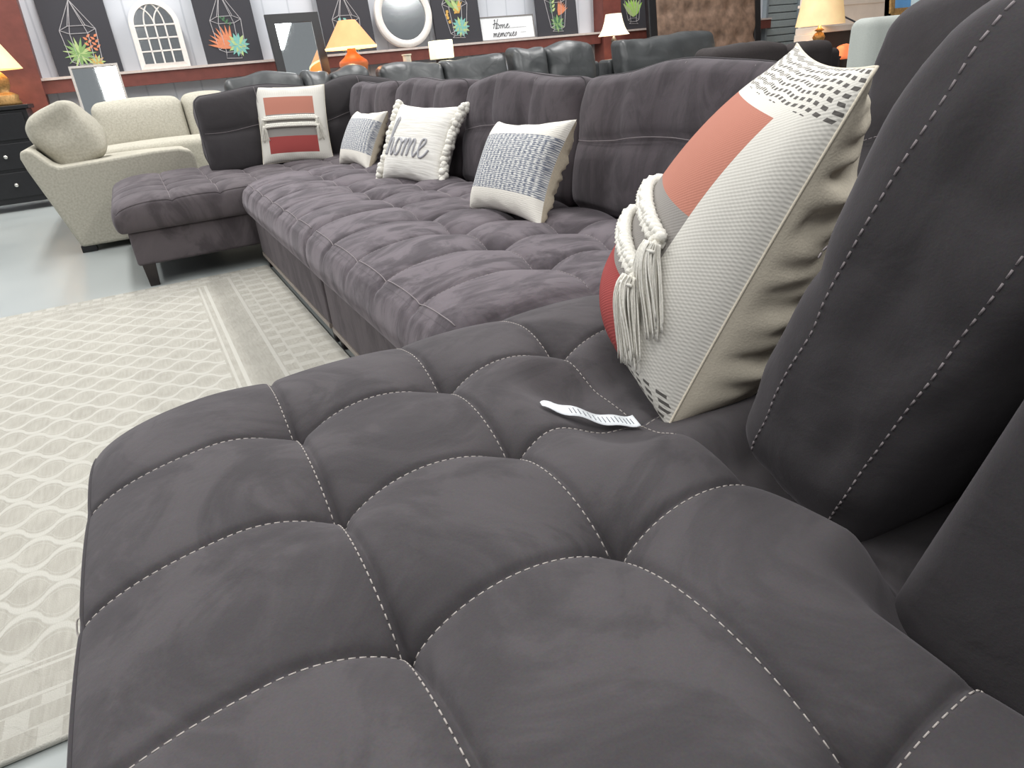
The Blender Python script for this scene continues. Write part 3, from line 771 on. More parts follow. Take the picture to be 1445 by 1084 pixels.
for sd in (-1, 1):
    m = MB()
    for k in range(15):
        v = -1.0 + 2.0 * k / 14; p = pill_pos(np.array(sd * .99), np.array(v), w, h, t, 1, 7, ear=.11)
        for q in range(6):
            c = p + np.array([sd * (.016 + .012 * rnd.random()), rnd.uniform(-.012, .012), rnd.uniform(-.012, .014)])
            rr = .015 + .005 * rnd.random()
            m.lathe([(rr * math.sin(a), -rr * math.cos(a)) for a in np.linspace(.15, PI - .15, 6)], c, 8)
    m.build('pompom_fringe', M['white_yarn'], root, world=False)

# ------------------------------------------------------------------ beige sectional behind the far chaise
bs = thing('beige_sectional', 'beige chenille corner sofa with flared arm behind the far charcoal chaise', 'sofa', (.4, 6.8, 0))
Bm = M['beige']
# side panel facing the camera: flared outline, thick
out = [(-.53, .045), (-.685, .60), (-.70, .68), (-.69, .725), (-.655, .735), (-.62, .72), (-.54, .625), (-.50, .60), (-.2, .612), (.10, .628), (.28, .625), (.36, .60), (.38, .55), (.38, .045)]
def prism(pts, y0, y1, name, mat, root, bevel=.02):
    m = MB(); n = len(pts)
    m.add([(x, y0, z) for x, z in pts] + [(x, y1, z) for x, z in pts], [tuple(range(n)), tuple(range(2 * n - 1, n - 1, -1))] + [(i, i + n, (i + 1) % n + n, (i + 1) % n) for i in range(n)])
    return m.build(name, mat, root, bevel=bevel, angle=35)
prism(out, 5.80, 6.06, 'arm', Bm, bs, .03)
prism([(-.53, .045), (-.685, .60), (-.70, .68), (-.69, .725), (-.655, .735), (-.62, .72), (-.52, .5), (-.4, .045)], 6.05, 8.0, 'left_back', Bm, bs, .02)
softbox('left_seat', Bm, bs, -.45, .40, 6.07, 7.1, .06, .56, .05, (0, 0, .03))
softbox('rear_seat', Bm, bs, -.42, .92, 7.0, 7.62, .06, .60, .05, (0, 0, .03))
softbox('rear_back', Bm, bs, -.6, .92, 7.72, 8.0, .06, .86, .04)
for x0, x1, wv in ((-.26, .50, 0), (.505, .92, 1)):
    softbox('back_pad', Bm, bs, x0, x1, 7.42, 7.74, .56, .955, .07, (.0, .05, .03), n=(16, 8, 12), fn=lambda P, U: P + np.array([0, .12, 0]) * ((U[:, 2:3] + 1) / 2))
def slouch(P, U):
    Q = P.copy(); wr = np.array([noise.noise(Vector((p[0] * 4, p[1] * 3.5, p[2] * 6))) for p in P]); Q += U * .02 * wr[:, None]
    Q[:, 0] -= .10 * np.clip(-U[:, 2] * .4 + .3, -1, 1) * 0; return Q
# slumped side cushion leaning on the left back
P, F = rbox((0, 0, 0), (.15, .33, .20), .05, (12, 14, 12), (.075, .0, .02), slouch)
Rm = Matrix.Rotation(T(-24), 4, 'Y')
P = np.array([Rm @ Vector(p) for p in P]) + np.array([-.41, 6.33, .775])
pc = thing('slumped_cushion', 'plump wrinkled beige cushion slumped at the left end of the beige sofa', 'cushion', (-.41, 6.33, .6))
m = MB(); m.add(P, F); m.build('cover', Bm, pc)
m = MB(); ring = [(-.41 + .0 + .13 * math.cos(T(-24)) + .02 * math.sin(a), 6.33 + .26 * math.cos(a), .775 + .05 + .14 * math.sin(a)) for a in np.linspace(0, 2 * PI, 30, endpoint=False)]
for (x, y) in ((-.49, 5.86), (.32, 5.86), (-.45, 7.9), (.86, 7.9)):
    m = MB(); m.box(x - .05, x + .05, y - .04, y + .04, 0, .05); m.build('leg', M['black_wood'], bs, smooth=False, bevel=.004)

# ------------------------------------------------------------------ dark grey leather sofas
def leather_cushion(root, x0, x1, y, z1, seed, z0=.62, d=.30):
    def fn(P, U):
        Q = P.copy(); wr = np.array([noise.noise(Vector((p[0] * 4 + seed, p[1] * 4, p[2] * 5))) for p in P])
        Q += U * .022 * wr[:, None]
        Q[:, 1] += .10 * (U[:, 2] + 1) / 2; Q[:, 2] += np.where(U[:, 2] > 0, .02 * np.sin(U[:, 0] * 3 + seed), 0)
        return Q
    return softbox('back_pad', M['leather'], root, x0, x1, y - d / 2, y + d / 2, z0, z1, .075, (.0, .05, .02), n=(18, 6, 12), fn=fn)
def leather_sofa(label, x0, x1, pads, y=8.2, arms=True):
    root = thing('leather_sofa', label, 'sofa', ((x0 + x1) / 2, y, 0), group='dark grey leather sofas before the back wall')
    softbox('seat_base', M['leather'], root, x0 + .02, x1 - .02, y - .5, y + .42, .0, .46, .04)
    softbox('back_frame', M['leather'], root, x0 + .02, x1 - .02, y + .18, y + .46, .40, .88, .05)
    for sx in (x0, x1 - .22):
        if arms: softbox('arm', M['leather'], root, sx, sx + .22, y - .52, y + .40, .0, .66, .06, (0, 0, .03))
    for i, (a, b, z) in enumerate(pads): leather_cushion(root, a, b, y, z, i * 3.1 + x0)
leather_sofa('dark grey leather sofa behind the far striped pillow, left of the orange lamp', .95, 2.66, [(1.0, 1.80, 1.075), (1.81, 2.10, 1.06), (2.11, 2.57, 1.06)])
leather_sofa('dark grey leather sofa right of the orange lamp, below the round mirror', 2.66, 4.36, [(2.67, 3.45, 1.055), (3.46, 4.30, 1.05)], arms=False)
leather_sofa('dark grey leather sofa with two raised headrests below the lettered sign', 4.38, 5.85, [(4.40, 4.86, 1.10), (4.86, 5.56, 1.11)])
leather_sofa('dark grey leather sofa with one long cushion before the brown headboard', 5.95, 8.0, [(6.0, 7.62, 1.10)], arms=False)

# ------------------------------------------------------------------ wall art
FR = Matrix.Identity(3)
def leaf(mb, c, ang, L, wd, mi, y, z0=0):
    dx, dz = math.cos(ang), math.sin(ang); nx, nz = -dz, dx; cx, cz = c
    pts = [(0, .3), (.35, 1), (.7, .6), (1, 0)]
    p = [(cx + dx * L * a + nx * wd * b, y, cz + dz * L * a + nz * wd * b) for a, b in pts] + [(cx + dx * L * a - nx * wd * b, y, cz + dz * L * a - nz * wd * b) for a, b in pts[:-1][::-1]]
    mb.poly(p, mi)
PAINT = [plain('paint_line_grey', srgb(176, 172, 174), .8), plain('paint_leaf_green', srgb(128, 160, 100), .8), plain('paint_pale_green', srgb(172, 190, 130), .8),
         plain('paint_teal', srgb(120, 178, 168), .8), plain('paint_coral', srgb(206, 128, 92), .8), plain('paint_ochre', srgb(200, 158, 84), .8), plain('paint_deep_green', srgb(72, 108, 78), .8), plain('paint_lime', srgb(160, 206, 92), .8)]
def art(label, x0, x1, zb, H, kind, hz):
    W = x1 - x0; xc = (x0 + x1) / 2; lean = .10
    # canvas leans on the wall: local sheared box
    M4 = Matrix.Translation((xc, 9.80, zb)) @ Matrix.Rotation(-math.atan2(lean, H), 4, 'X')
    root = thing('terrarium_painting', label, 'painting', mat=M4)
    m = MB(); m.box(-W / 2, W / 2, 0, .035, 0, H); m.build('canvas', M['canvas_black'], root, smooth=False, world=False, bevel=.003)
    m = MB(); y = -.003
    # hanging polyhedron terrarium drawn in thin lines; hz = height of its shoulder
    r = W * .27; cx = -.01 * W; top = hz + .30; sh = hz; bot = hz - .42
    hexp = [(cx + r * math.cos(a), sh + .045 * math.sin(a)) for a in np.linspace(PI, 3 * PI, 7)[:-1]]
    low = [(cx + r * .95 * math.cos(a) * .9, bot + .10 + .04 * math.sin(a)) for a in np.linspace(PI, 3 * PI, 7)[:-1]]
    bp = [(cx - r * .5, bot), (cx + r * .5, bot - .01)]
    if kind in (3, 4, 5): low = [(cx + r * .62 * math.cos(a), bot + .05 + .03 * math.sin(a)) for a in np.linspace(PI, 3 * PI, 7)[:-1]]
    L3 = lambda p: (p[0], y, p[1])
    t_ = .0042
    for i in range(6):
        m.tube([L3(hexp[i]), L3(hexp[(i + 1) % 6])], t_, 4)
        m.tube([L3(hexp[i]), (cx, y, top)], t_, 4)
        if i in (0, 1, 2, 3): m.tube([L3(hexp[i]), L3(low[i])], t_, 4)
        m.tube([L3(low[i]), L3(low[(i + 1) % 6])], t_, 4)
    m.tube([(cx, y, top), (cx, y, H - .01)], t_, 4)
    m.tube([L3(low[1]), L3(bp[0]), L3(bp[1]), L3(low[2])], t_, 4)
    m.build('terrarium_outline', PAINT[0], root, world=False, smooth=False)
    m = MB(); rr = random.Random(kind * 7 + 1)
    def rosette(c, R, cols, n, wd):
        k = 0
        for ring, f in enumerate((1, .72, .45)):
            for i in range(n - ring * 3):
                leaf(m, c, 2 * PI * i / (n - ring * 3) + ring * .3, R * f, R * wd * f, cols[(i + ring) % len(cols)], y - .001 - ring * .0012 - .0001 * i)
    b0 = bot + .16
    if kind == 0:
        rosette((cx - .07 * W, b0 + .02), .17, [1, 2, 1], 15, .09); rosette((cx + .15 * W, b0 - .08), .085, [2, 5], 12, .18)
        for k_ in range(2):
            for i in range(6): leaf(m, (cx + (.10 + .11 * k_) * W, b0 + .04 + i * .028), .6 if i % 2 else 2.5, .05, .014, 4, y - .002 - i * .0001)
    elif kind == 1:
        for i in range(8): leaf(m, (cx - .02 * W, b0 - .05), 1.4 + i * .22, .26, .022, 4, y - .0005 * i)
        rosette((cx + .12 * W, b0 - .02), .135, [3, 3, 2], 14, .2)
        for i in range(6): leaf(m, (cx - .06 * W + i * .014, b0 + .28 - i * .016), .9 if i % 2 else 2.4, .045, .013, 6, y - .002 - .0001 * i)
    elif kind == 2:
        m2 = m; m = MB()
        for i in range(9): leaf(m, (cx - r * .7 + i * r * .18, sh - .05 + .03 * math.sin(i * 2)), .5 + i * .5, .05, .02, 3, y - .0003 * i)
        m.build('trailing_leaves', PAINT, root, world=False, smooth=False); m = m2
        rosette((cx, b0 - .05), .14, [3, 1], 12, .18)
    elif kind == 3:
        for i in range(9): leaf(m, (cx + .03 * W * (i % 4 - 1), b0 + .14 + .03 * (i % 3)), .8 + i * .19, .20, .028, [5, 2, 1][i % 3], y - .0004 * i)
        for i in range(4): leaf(m, (cx - r * .62, b0 + .02 + i * .055), 1.2 + i, .05, .024, 5, y - .002 - .0002 * i)
        rosette((cx + .07 * W, b0 - .03), .135, [3, 2, 3], 14, .2)
    elif kind == 4:
        rosette((cx + .0 * W, b0 - .06), .125, [6, 1], 12, .2)
        for i in range(7): leaf(m, (cx + .04 * W, b0 + .05), .5 + i * .16, .20, .018, 4, y - .0004 * i)
        for i in range(8): leaf(m, (cx - .10 * W, b0 + .08 + i * .026), .7 if i % 2 else 2.3, .07, .018, [6, 2][i % 2], y - .002 - .0002 * i)
    else:
        for i in range(8): leaf(m, (cx, b0 - .06), .8 + i * .22, .27, .04, [7, 2][i % 2], y - .0004 * i)
    m.build('succulents', PAINT, root, world=False, smooth=False)
art('black canvas of a caged green succulent beside the left red column', -.53, .135, 1.262, .95, 0, .46)
art('black canvas of a turquoise rosette between arched and black mirrors', 1.06, 1.725, 1.262, .95, 1, .47)
art('black canvas of an outlined terrarium behind the orange lamp', 2.54, 3.21, 1.262, .95, 2, .40)
art('black canvas of a blue-green succulent between the round mirror and the sign', 4.09, 4.80, 1.262, .95, 3, .50)
art('black canvas of a green cactus terrarium right of the lettered sign', 5.73, 6.43, 1.262, .95, 4, .48)
art('black canvas of a lime green plant right of the second red column', 7.17, 7.80, 1.262, .95, 5, .50)

# arched window-pane mirror
am = thing('arched_window_mirror', 'white arched window-pane mirror standing on the wall ledge', 'mirror', mat=Matrix.Translation((.595, 9.84, 1.262)) @ Matrix.Rotation(T(-4), 4, 'X'))
W_, H0 = .27, .46
def archpath(w, h0, k=24, z0=0): return [(-w, z0)] + [(-w * math.cos(a), h0 + w * math.sin(a)) for a in np.linspace(0, PI, k)] + [(w, z0)]
m = MB(); o_, i_ = archpath(W_, H0), archpath(W_ - .055, H0, z0=.055); n = len(o_)
v = [(x, -.02, z) for x, z in o_] + [(x, -.03, z) for x, z in i_] + [(x, .02, z) for x, z in o_] + [(x, .02, z) for x, z in i_]
f = []
for a in range(n):
    b = (a + 1) % n; f += [(a, b, n + b, n + a), (2 * n + a, 3 * n + a, 3 * n + b, 2 * n + b), (a, 2 * n + a, 2 * n + b, b), (n + a, n + b, 3 * n + b, 3 * n + a)]
m.add(v, f); m.build('frame', M['white_frame'], am, world=False, smooth=False)
m = MB(); m.poly([(x, .0, z) for x, z in archpath(W_ - .05, H0, z0=.05)]); m.build('glass', M['dim_mirror'], am, world=False, smooth=False)
m = MB(); wi = W_ - .055
for x in (-wi / 2, 0, wi / 2): m.box(x - .008, x + .008, -.022, -.004, .05, H0)
for z in (.05 + .137, .05 + .274, H0): m.box(-wi, wi, -.022, -.004, z - .008, z + .008)
for cx, a0, a1, rr in ((-wi, 0, PI / 2.6, wi), (wi, PI - PI / 2.6, PI, wi), (-wi, 0, PI / 3.2, wi * 1.5), (wi, PI - PI / 3.2, PI, wi * 1.5), (0, 0, PI, wi / 2)):
    if rr == wi / 2: continue
    m.tube([(cx + rr * math.cos(a), -.013, H0 + rr * math.sin(a)) for a in np.linspace(a0, a1, 10) if abs(cx + rr * math.cos(a)) < wi and math.hypot(cx + rr * math.cos(a), rr * math.sin(a)) < wi + .01], .008, 6)
m.build('muntins', M['white_frame'], am, world=False, smooth=False)

def rect_mirror(name, label, M4, W, H, fw, fmat, gmat, d=.04):
    root = thing(name, label, 'mirror', mat=M4)
    m = MB(); m.box(-W / 2, W / 2, 0, d, 0, fw); m.box(-W / 2, W / 2, 0, d, H - fw, H); m.box(-W / 2, -W / 2 + fw, 0, d, fw, H - fw); m.box(W / 2 - fw, W / 2, 0, d, fw, H - fw)
    m.build('frame', fmat, root, smooth=False, world=False)
    m = MB(); m.box(-W / 2 + fw * .9, W / 2 - fw * .9, d * .4, d * .7, fw * .9, H - fw * .9); m.build('glass', gmat, root, smooth=False, world=False); return root
rect_mirror('black_framed_mirror', 'tall black framed mirror between two canvases, left of the orange lamp', Matrix.Translation((2.10, 9.17, 0)) @ Matrix.Rotation(T(-9.5), 4, 'X'), .64, 1.755, .10, M['black_wood'], M['mirror'])
rect_mirror('silver_framed_mirror', 'thin silver framed mirror rising behind the beige sofa', Matrix.Translation((-.15, 8.72, 0)) @ Matrix.Rotation(T(-13), 4, 'X'), .46, 1.365, .022, M['silver'], M['mirror'])
# round mirror
rm = thing('round_mirror', 'round mirror in a thick whitewashed ring on the wall ledge', 'mirror', mat=Matrix.Translation((3.67, 9.84, 1.262 + .40)) @ Matrix.Rotation(T(-6), 4, 'X') @ Matrix.Rotation(PI / 2, 4, 'X'))
m = MB(); m.lathe([(.325, -.02), (.31, .015), (.325, .03), (.375, .035), (.40, .02), (.405, -.03), (.325, -.03)], n=56, cap=False); m.build('frame', M['white_frame'], rm, world=False, angle=40)
m = MB(); m.lathe([(.33, -.012), (.33, 0)], n=56); m.build('glass', M['dim_mirror'], rm, world=False, smooth=False)

# lettered sign
sg = thing('lettered_sign', 'white framed sign with black script reading Home and memories', 'sign', mat=Matrix.Translation((5.24, 9.82, 1.262)) @ Matrix.Rotation(T(-9), 4, 'X'))
m = MB(); m.box(-.43, .43, 0, .02, 0, .30); m.build('board', plain('sign_white', srgb(230, 231, 232), .7), sg, smooth=False, world=False)
m = MB(); m.box(-.445, .445, -.006, .022, .30, .315); m.box(-.445, .445, -.006, .022, -.0, .012); m.box(-.445, -.43, -.006, .022, .01, .302); m.box(.43, .445, -.006, .022, .01, .302)
m.build('frame', plain('thin_grey_frame', srgb(120, 116, 114), .6), sg, smooth=False, world=False)
m = MB()
def script(strokes, ox, oz, sx, sz, r):
    for st in strokes: m.tube([(ox + p[0] * sx + p[1] * sx * .25, -.002, oz + p[1] * sz) for p in smoothpath([(a, b, 0) for a, b in st], 5)], r, 5)
cap_h = [[(.0, 1.3), (.12, 1.5), (.14, .8), (.06, .0)], [(.62, 1.6), (.5, .9), (.46, .0), (.6, .1)], [(-.1, .7), (.3, .85), (.8, .75)]]
ome = [[(a - .2, b) for a, b in st] for st in word[1:]]
script(cap_h, -.24, .155, .095, .078, .0045); script(ome, -.24, .155, .092, .075, .004)
mem = [[(.0, .6), (.1, .66), (.1, .0), (.2, .5), (.32, .66), (.36, .4), (.36, .0), (.46, .5), (.58, .66), (.62, .3), (.66, .0), (.8, .12), (.98, .36), (1.12, .56), (1.08, .72), (.94, .68), (.88, .4), (.94, .06), (1.12, .0), (1.3, .2)],
       [(1.3, .2), (1.36, .66), (1.36, .0), (1.46, .5), (1.58, .66), (1.62, .4), (1.62, .0), (1.72, .5), (1.84, .66), (1.9, .3), (1.94, .0), (2.1, .3)],
       [(2.36, .62), (2.18, .6), (2.1, .3), (2.2, .0), (2.4, .1), (2.46, .45), (2.36, .62), (2.6, .5), (2.66, .7), (2.72, .6), (2.9, .6), (2.86, .1), (2.96, .0), (3.1, .3), (3.16, .62), (3.14, .1), (3.24, .0), (3.4, .14)],
       [(3.4, .14), (3.56, .36), (3.7, .56), (3.66, .7), (3.52, .66), (3.46, .36), (3.54, .04), (3.72, .02), (3.92, .3), (4.06, .7), (4.14, .3), (4.02, .02), (3.9, .1)]]
script(mem, -.26, .045, .092, .075, .004)
m.build('lettering', plain('sign_black_ink', srgb(52, 52, 56), .8), sg, world=False)
m = MB()
for x in np.arange(-.02, .30, .022): m.box(x, x + .014, -.003, 0, .153, .159)
m.build('small_print', plain('sign_grey_ink', srgb(170, 170, 172), .8), sg, world=False, smooth=False); m = MB()
for x in np.arange(.20, .28, .02): m.box(x, x + .012, -.003, 0, .085, .09)
m.build('small_print', plain('sign_grey_ink', srgb(170, 170, 172), .8), sg, world=False, smooth=False)

# ------------------------------------------------------------------ lamps and what carries them
def point(loc, power, col, r=.06):
    l = bpy.data.lights.new('bulb_light', 'POINT'); l.energy = power; l.color = col; l.shadow_soft_size = r
    o = bpy.data.objects.new('bulb_light', l); o.location = loc; link(o); return o
def table(name, label, x0, x1, y0, y1, h, mat):
    root = thing(name, label, 'table', ((x0 + x1) / 2, (y0 + y1) / 2, 0))
    m = MB(); m.box(x0, x1, y0, y1, h - .03, h); m.build('table_top', mat, root, smooth=False, bevel=.005)
    for x in (x0 + .03, x1 - .03):
        for y in (y0 + .03, y1 - .03):
            m = MB(); m.box(x - .02, x + .02, y - .02, y + .02, 0, h - .03); m.build('leg', mat, root, smooth=False)
    return root
table('end_table', 'dark end table under the orange lamp behind the leather sofas', 2.34, 2.88, 8.72, 9.12, .88, M['wood_leg'])
lm = thing('table_lamp', 'orange glowing table lamp with wide cone shade and terracotta base', 'lamp', (2.6, 8.9, .88))
m = MB(); m.lathe([(.08, 0), (.10, .02), (.15, .14), (.175, .235), (.165, .265), (.10, .31), (.055, .36), (.05, .40), (.02, .41)], (2.6, 8.9, .88), 32); m.build('base', M['terracotta'], lm)
m = MB(); m.lathe([(.306, 0), (.10, .285)], (2.6, 8.9, 1.295), 40, cap=False); m.build('shade', M['shade_warm'], lm)
m = MB(); m.lathe([(.306, -.018), (.308, .006)], (2.6, 8.9, 1.295), 40, cap=False); m.build('shade_rim', M['shade_inner'], lm)
m = MB(); m.tube([(2.6, 8.9, 1.28), (2.6, 8.9, 1.56)], .008); m.build('stem', M['wood_leg'], lm)
point((2.6, 8.9, 1.36), 6, (1, .55, .25))

table('console_table', 'narrow console table carrying the glowing cube lamp and candle cup', 3.12, 3.98, 8.72, 9.02, 1.02, M['wood_leg'])
lm = thing('cube_lamp', 'small glowing white cube lamp in front of the wall ledge', 'lamp', (3.74, 8.86, 1.02))
m = MB(); m.box(3.68, 3.80, 8.80, 8.92, 1.02, 1.08); m.build('base', M['wood_leg'], lm, smooth=False)
softbox('shade', M['shade_cube'], lm, 3.62, 3.86, 8.74, 8.98, 1.08, 1.29, .012, n=(4, 4, 4))
point((3.74, 8.62, 1.2), 2.0, (1, .92, .7))
cd = MB(); cd.lathe([(.045, 0), (.05, .01), (.05, .13), (.06, .135), (.06, .15), (.04, .15)], (3.27, 8.86, 1.02), 20)
tag(cd.build('candle_cup', M['cream'], angle=40), 'small cream candle cup left of the glowing cube lamp', 'candle holder')

table('end_table', 'dark end table under the white bell-shade lamp by the red column', 6.42, 6.88, 9.0, 9.4, .78, M['wood_leg'])
lm = thing('table_lamp', 'white bell-shade lamp with dark twisted stem before the red column', 'lamp', (6.65, 9.2, .78))
m = MB(); m.lathe([(.11, 0), (.11, .02), (.05, .04), (.025, .08), (.03, .16), (.02, .25), (.045, .34), (.03, .36), (.012, .40)], (6.65, 9.2, .78), 20); m.build('base', M['wood_leg'], lm)
m = MB(); m.lathe([(.23, 0), (.205, .03), (.165, .10), (.135, .19), (.115, .28)], (6.65, 9.2, 1.185), 36, cap=False); m.build('shade', M['shade_white'], lm)
m = MB(); m.tube([(6.65, 9.2, 1.17), (6.65, 9.2, 1.46)], .008); m.build('stem', M['silver'], lm)
point((6.65, 9.2, 1.3), 6, (1, .82, .62))

# chest with lamp at the left edge
ch = thing('dresser', 'black dresser with silver knobs at the left edge behind the beige sofa', 'dresser', (-1.4, 9.2, 0))
cx1, cy = -.87, 8.95
m = MB(); m.box(-2.1, cx1, cy, 9.5, .08, .98); m.build('carcass', M['black_wood'], ch, smooth=False, bevel=.008)
m = MB(); m.box(-2.14, cx1 + .03, cy - .03, 9.52, .98, 1.02); m.build('top', M['black_wood'], ch, smooth=False, bevel=.008)
for k in range(3):
    for q in range(2):
        z0 = .14 + k * .28; x1_ = cx1 - .04 - q * .6; x0_ = x1_ - .56
        m = MB(); m.box(x0_, x1_, cy - .02, cy, z0, z0 + .25); dr = m.build('drawer', M['black_wood'], ch, smooth=False, bevel=.006)
        m = MB(); m.lathe([(.008, 0), (.008, .015), (.02, .022), (.018, .034), (.006, .038)], (0, 0, 0), 14)
        m.v = [((x0_ + x1_) / 2 + a, cy - .02 - c, z0 + .125 + b) for a, b, c in m.v]; m.build('knob', M['knob'], dr)
for x in (-2.06, cx1 - .05):
    for y in (cy + .05, 9.45):
        m = MB(); m.box(x - .03, x + .03, y - .03, y + .03, 0, .08); m.build('leg', M['black_wood'], ch, smooth=False)
lm = thing('table_lamp', 'lamp with glowing shade and ornate gold base on the black dresser', 'lamp', (-1.03, 9.2, 1.02))
m = MB(); m.lathe([(.12, 0), (.13, .02), (.11, .05), (.12, .09), (.09, .11), (.05, .13), (.075, .18), (.085, .25), (.05, .30), (.02, .33)], (-1.03, 9.2, 1.02), 24); m.build('base', M['gold'], lm)
m = MB(); m.lathe([(.24, 0), (.10, .27)], (-1.03, 9.2, 1.355), 36, cap=False); m.build('shade', M['shade_cream'], lm)
m = MB(); m.tube([(-1.03, 9.2, 1.34), (-1.03, 9.2, 1.6)], .008); m.build('stem', M['gold'], lm)
point((-1.03, 9.2, 1.42), 6, (1, .7, .4))

# ------------------------------------------------------------------ right background
hb = thing('tufted_headboard', 'large mottled brown tufted headboard in a black frame', 'headboard', mat=Matrix.Translation((8.36, 8.98, 0)) @ Matrix.Rotation(T(-6), 4, 'X'))
W_ = 1.13; H_ = 2.1
m = MB(); m.box(-W_, -W_ + .15, -.02, .08, 0, H_); m.box(W_ - .15, W_, -.02, .08, 0, H_); m.box(-W_, W_, -.02, .08, H_ - .12, H_); m.box(-W_, W_, -.01, .06, .3, .45); m.build('frame', M['black_wood'], hb, smooth=False, world=False, bevel=.02)
def tuft_fn(P, U):
    Q = P.copy()
    for r_ in range(4):
        for c_ in range(5):
            bx = -.8 + .4 * c_ + (.2 if r_ % 2 else 0); bz = -.6 + .42 * r_
            d2 = (P[:, 0] - bx) ** 2 + (P[:, 2] - bz) ** 2; Q[:, 1] += np.where(U[:, 1] < 0, .05 * np.exp(-d2 / .006), 0)
    return Q
P, F = rbox((0, .01, 1.2), (W_ - .14, .05, .77), .03, (44, 2, 40), (0, .02, 0), tuft_fn); m = MB(); m.add(P, F); m.build('panel', M['brown_leather'], hb, world=False)

bl = thing('dark_brown_sofa', 'low dark brown sofa with slumped pads right of the leather sofas', 'sofa', (6.9, 6.2, 0))
softbox('base', M['dark_brown'], bl, 5.75, 8.1, 5.75, 6.6, .0, .5, .05); softbox('back', M['dark_brown'], bl, 5.75, 8.1, 6.4, 6.75, .3, .78, .07)
for a, b_, z in ((5.72, 6.85, .91), (6.87, 7.62, .86)): softbox('back_pad', M['dark_brown'], bl, a, b_, 6.1, 6.45, .45, z, .09, (0, .04, .03), fn=slouch)
gc = thing('sage_armchair', 'pale sage grey armchair back beside the corner cushion', 'chair', (6.3, 4.4, 0))
softbox('back', M['green_grey'], gc, 5.8, 6.6, 4.3, 4.55, .35, 1.055, .08, (0, .04, .0)); softbox('seat', M['green_grey'], gc, 5.83, 6.57, 3.8, 4.32, .12, .5, .06)
for x in (5.88, 6.52):
    for y in (3.86, 4.45): m = MB(); m.box(x - .025, x + .025, y - .025, y + .025, 0, .36 if y > 4 else .13); m.build('leg', M['wood_leg'], gc, smooth=False)
fp = thing('electric_fireplace', 'whitewashed mantel fireplace with dark firebox behind the brown sofa', 'fireplace', (10.5, 8.4, 0))
m = MB(); m.box(9.62, 11.9, 8.0, 8.5, .95, 1.04); m.box(9.58, 9.66, 8.02, 8.48, 0, .95); m.box(11.8, 11.9, 8.02, 8.48, 0, .95); m.box(9.62, 11.9, 8.02, 8.48, .0, .2); m.build('mantel', M['peach'], fp, smooth=False, bevel=.01)
m = MB(); m.box(9.66, 11.8, 8.06, 8.45, .2, .95); m.build('firebox', M['firebox'], fp, smooth=False)
m = MB(); m.box(9.7, 12.0, 8.46, 8.52, 1.045, 1.75); m.box(9.68, 12.0, 8.44, 8.54, 1.32, 1.36); m.build('overmantel_panel', M['peach'], fp, smooth=False)
sl = MB(); P, F = rbox((9.98, 7.86, .68), (.13, .08, .13), .07, (5, 4, 5), (0, 0, 0), lambda P, U: P * (1 - .35 * np.clip(U[:, 2:3], 0, 1)) * (1 + .12 * np.array([[noise.noise(Vector(p) * 12)] for p in P])))
sl.add(P, F); st_ = table('plant_stand', 'slim dark stand carrying the glowing salt rock', 9.84, 10.12, 7.74, 7.98, .56, M['wood_leg'])
tag(sl.build('salt_rock_lamp', M['flame']), 'glowing salmon salt rock lamp in front of the firebox', 'lamp')
table('tall_table', 'dark tall table carrying the cream drum-shade lamp', 9.05, 9.55, 7.55, 7.95, .62, M['wood_leg'])
lm = thing('table_lamp', 'cream drum-shade lamp with turned pale base right of the headboard', 'lamp', (9.33, 7.8, .62))
m = MB(); m.lathe([(.10, 0), (.10, .02), (.05, .05), (.045, .20), (.07, .23), (.09, .28), (.06, .33), (.03, .35), (.07, .37), (.03, .40), (.012, .44)], (9.33, 7.8, .62), 24); m.build('base', M['gold'], lm)
m = MB(); m.lathe([(.34, 0), (.27, .36)], (9.33, 7.8, 1.055), 40, cap=False); m.build('shade', M['shade_cream'], lm)
m = MB(); m.tube([(9.33, 7.8, 1.04), (9.33, 7.8, 1.4)], .008); m.build('stem', M['gold'], lm)
point((9.33, 7.8, 1.2), 9, (1, .68, .38))
m = MB(); m.tube(smoothpath([(9.66, 7.9, 1.24), (10.0, 7.9, 1.13), (10.4, 7.9, 1.0), (10.75, 7.9, .9), (11.1, 7.9, .5), (11.3, 7.9, .02)], 8), .012, 6)
tag(m.build('lamp_cord', M['cord']), 'dark cord sagging across the whitewashed mantel', 'cord')
# gilt picture on a tall cabinet
cb = thing('tall_cabinet', 'dark cabinet holding up the gilt framed seascape', 'cabinet', (8.0, 5.2, 0))
m = MB(); m.box(7.15, 8.8, 5.05, 5.4, .06, 1.035); m.build('carcass', M['wood_leg'], cb, smooth=False, bevel=.01)
for k in range(3): m = MB(); m.box(7.18 + k * .53, 7.69 + k * .53, 5.03, 5.05, .12, 1.0); m.build('door', M['wood_leg'], cb, smooth=False, bevel=.006)
for x in (7.2, 8.75): m = MB(); m.box(x - .03, x + .03, 5.1, 5.35, 0, .06); m.build('leg', M['wood_leg'], cb, smooth=False)
pf = thing('gilt_seascape', 'gilt framed seascape with small blue sails above the corner cushion', 'painting', mat=Matrix.Translation((7.85, 5.1, 1.035)) @ Matrix.Rotation(T(-6), 4, 'X'))
m = MB(); W_, H_, fw = .78, .85, .09
for s_ in range(2):
    q = fw * (.5 if s_ else 1); y0 = -.02 - .02 * s_
    m.box(-W_, W_, y0, .03, 0, q); m.box(-W_, W_, y0, .03, H_ - q, H_); m.box(-W_, -W_ + q, y0, .03, 0, H_); m.box(W_ - q, W_, y0, .03, 0, H_)
m.build('frame', M['gold'], pf, smooth=False, world=False)
m = MB(); m.box(-W_ + fw * .8, W_ - fw * .8, 0, .02, fw * .8, H_ - fw * .8); m.build('picture', M['pale_sky'], pf, smooth=False, world=False)
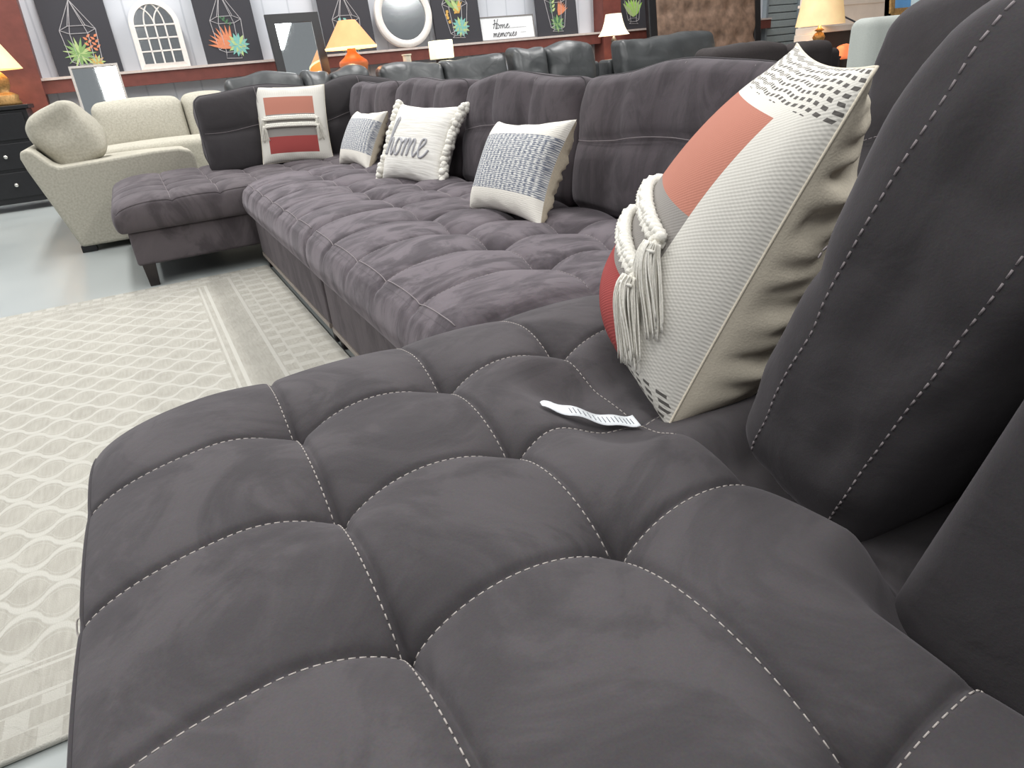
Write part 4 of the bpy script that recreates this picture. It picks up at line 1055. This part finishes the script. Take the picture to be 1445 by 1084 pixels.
m = MB(); m.poly([(-.70, -.004, .08), (-.42, -.004, .08), (-.42, -.004, .17), (-.70, -.004, .2)])
for x in (.05, .25, .45, -.2): m.poly([(x, -.004, .12), (x + .10, -.004, .20), (x - .03, -.004, .20)])
m.build('sails', M['sky_blue'], pf, smooth=False, world=False)

# ------------------------------------------------------------------ light
W = bpy.data.worlds.new('showroom_ambient'); SC.world = W; W.use_nodes = True
bg = W.node_tree.nodes['Background']; bg.inputs[0].default_value = (.93, .96, 1., 1); bg.inputs[1].default_value = .30
def area(loc, rot, sx, sy, power, col=(1, .99, .97)):
    l = bpy.data.lights.new('ceiling_or_fill_light', 'AREA'); l.shape = 'RECTANGLE'; l.size = sx; l.size_y = sy; l.energy = power; l.color = col
    o = bpy.data.objects.new('ceiling_or_fill_light', l); o.location = loc; o.rotation_euler = rot; link(o); return o
for x in (-3.5, 0., 3.5, 7.):
    for y in (2.2, 5.4, 8.4):
        area((x, y, 4.6), (0, 0, 0), .5, 2.4, {2.2: 72, 5.4: 80, 8.4: 140}[y])
for x in (-3.5, 0., 3.5): area((x, -1.3, 4.6), (0, 0, 0), .5, 2.4, 85)
area((-5.5, 4.5, 2.6), (0, T(-78), 0), 3, 4, 12, (.95, .98, 1))  # added soft fill from the left side, not a ceiling fixture

# ------------------------------------------------------------------ camera (focal 959 px on a 1445 px wide frame)
c = np.array([722.5, 542.]); f = 959.
vl = np.array([168., 137.]); d_ = np.array([1, -.0965]); a = vl - c
t = -(f * f + a @ a) / (a @ d_); vd = vl + t * d_
Yv = np.array([*(vl - c), f]); Yv /= np.linalg.norm(Yv); Xv = np.array([*(vd - c), f]); Xv /= np.linalg.norm(Xv); Zv = np.cross(Xv, Yv)
R = np.stack([Xv, Yv, Zv])          # world <- (right, down, forward)
cam = bpy.data.cameras.new('camera'); cam.sensor_width = 36; cam.lens = f / 1445 * 36; cam.clip_start = .02
co = bpy.data.objects.new('camera', cam)
B = np.stack([R[:, 0], -R[:, 1], -R[:, 2]], 1)
m4 = Matrix(B.tolist()).to_4x4(); m4.translation = (0, 0, 1.0); co.matrix_basis = m4
link(co); SC.camera = co
SC.view_settings.view_transform = 'Standard'; SC.view_settings.look = 'None'; SC.view_settings.exposure = -0.1
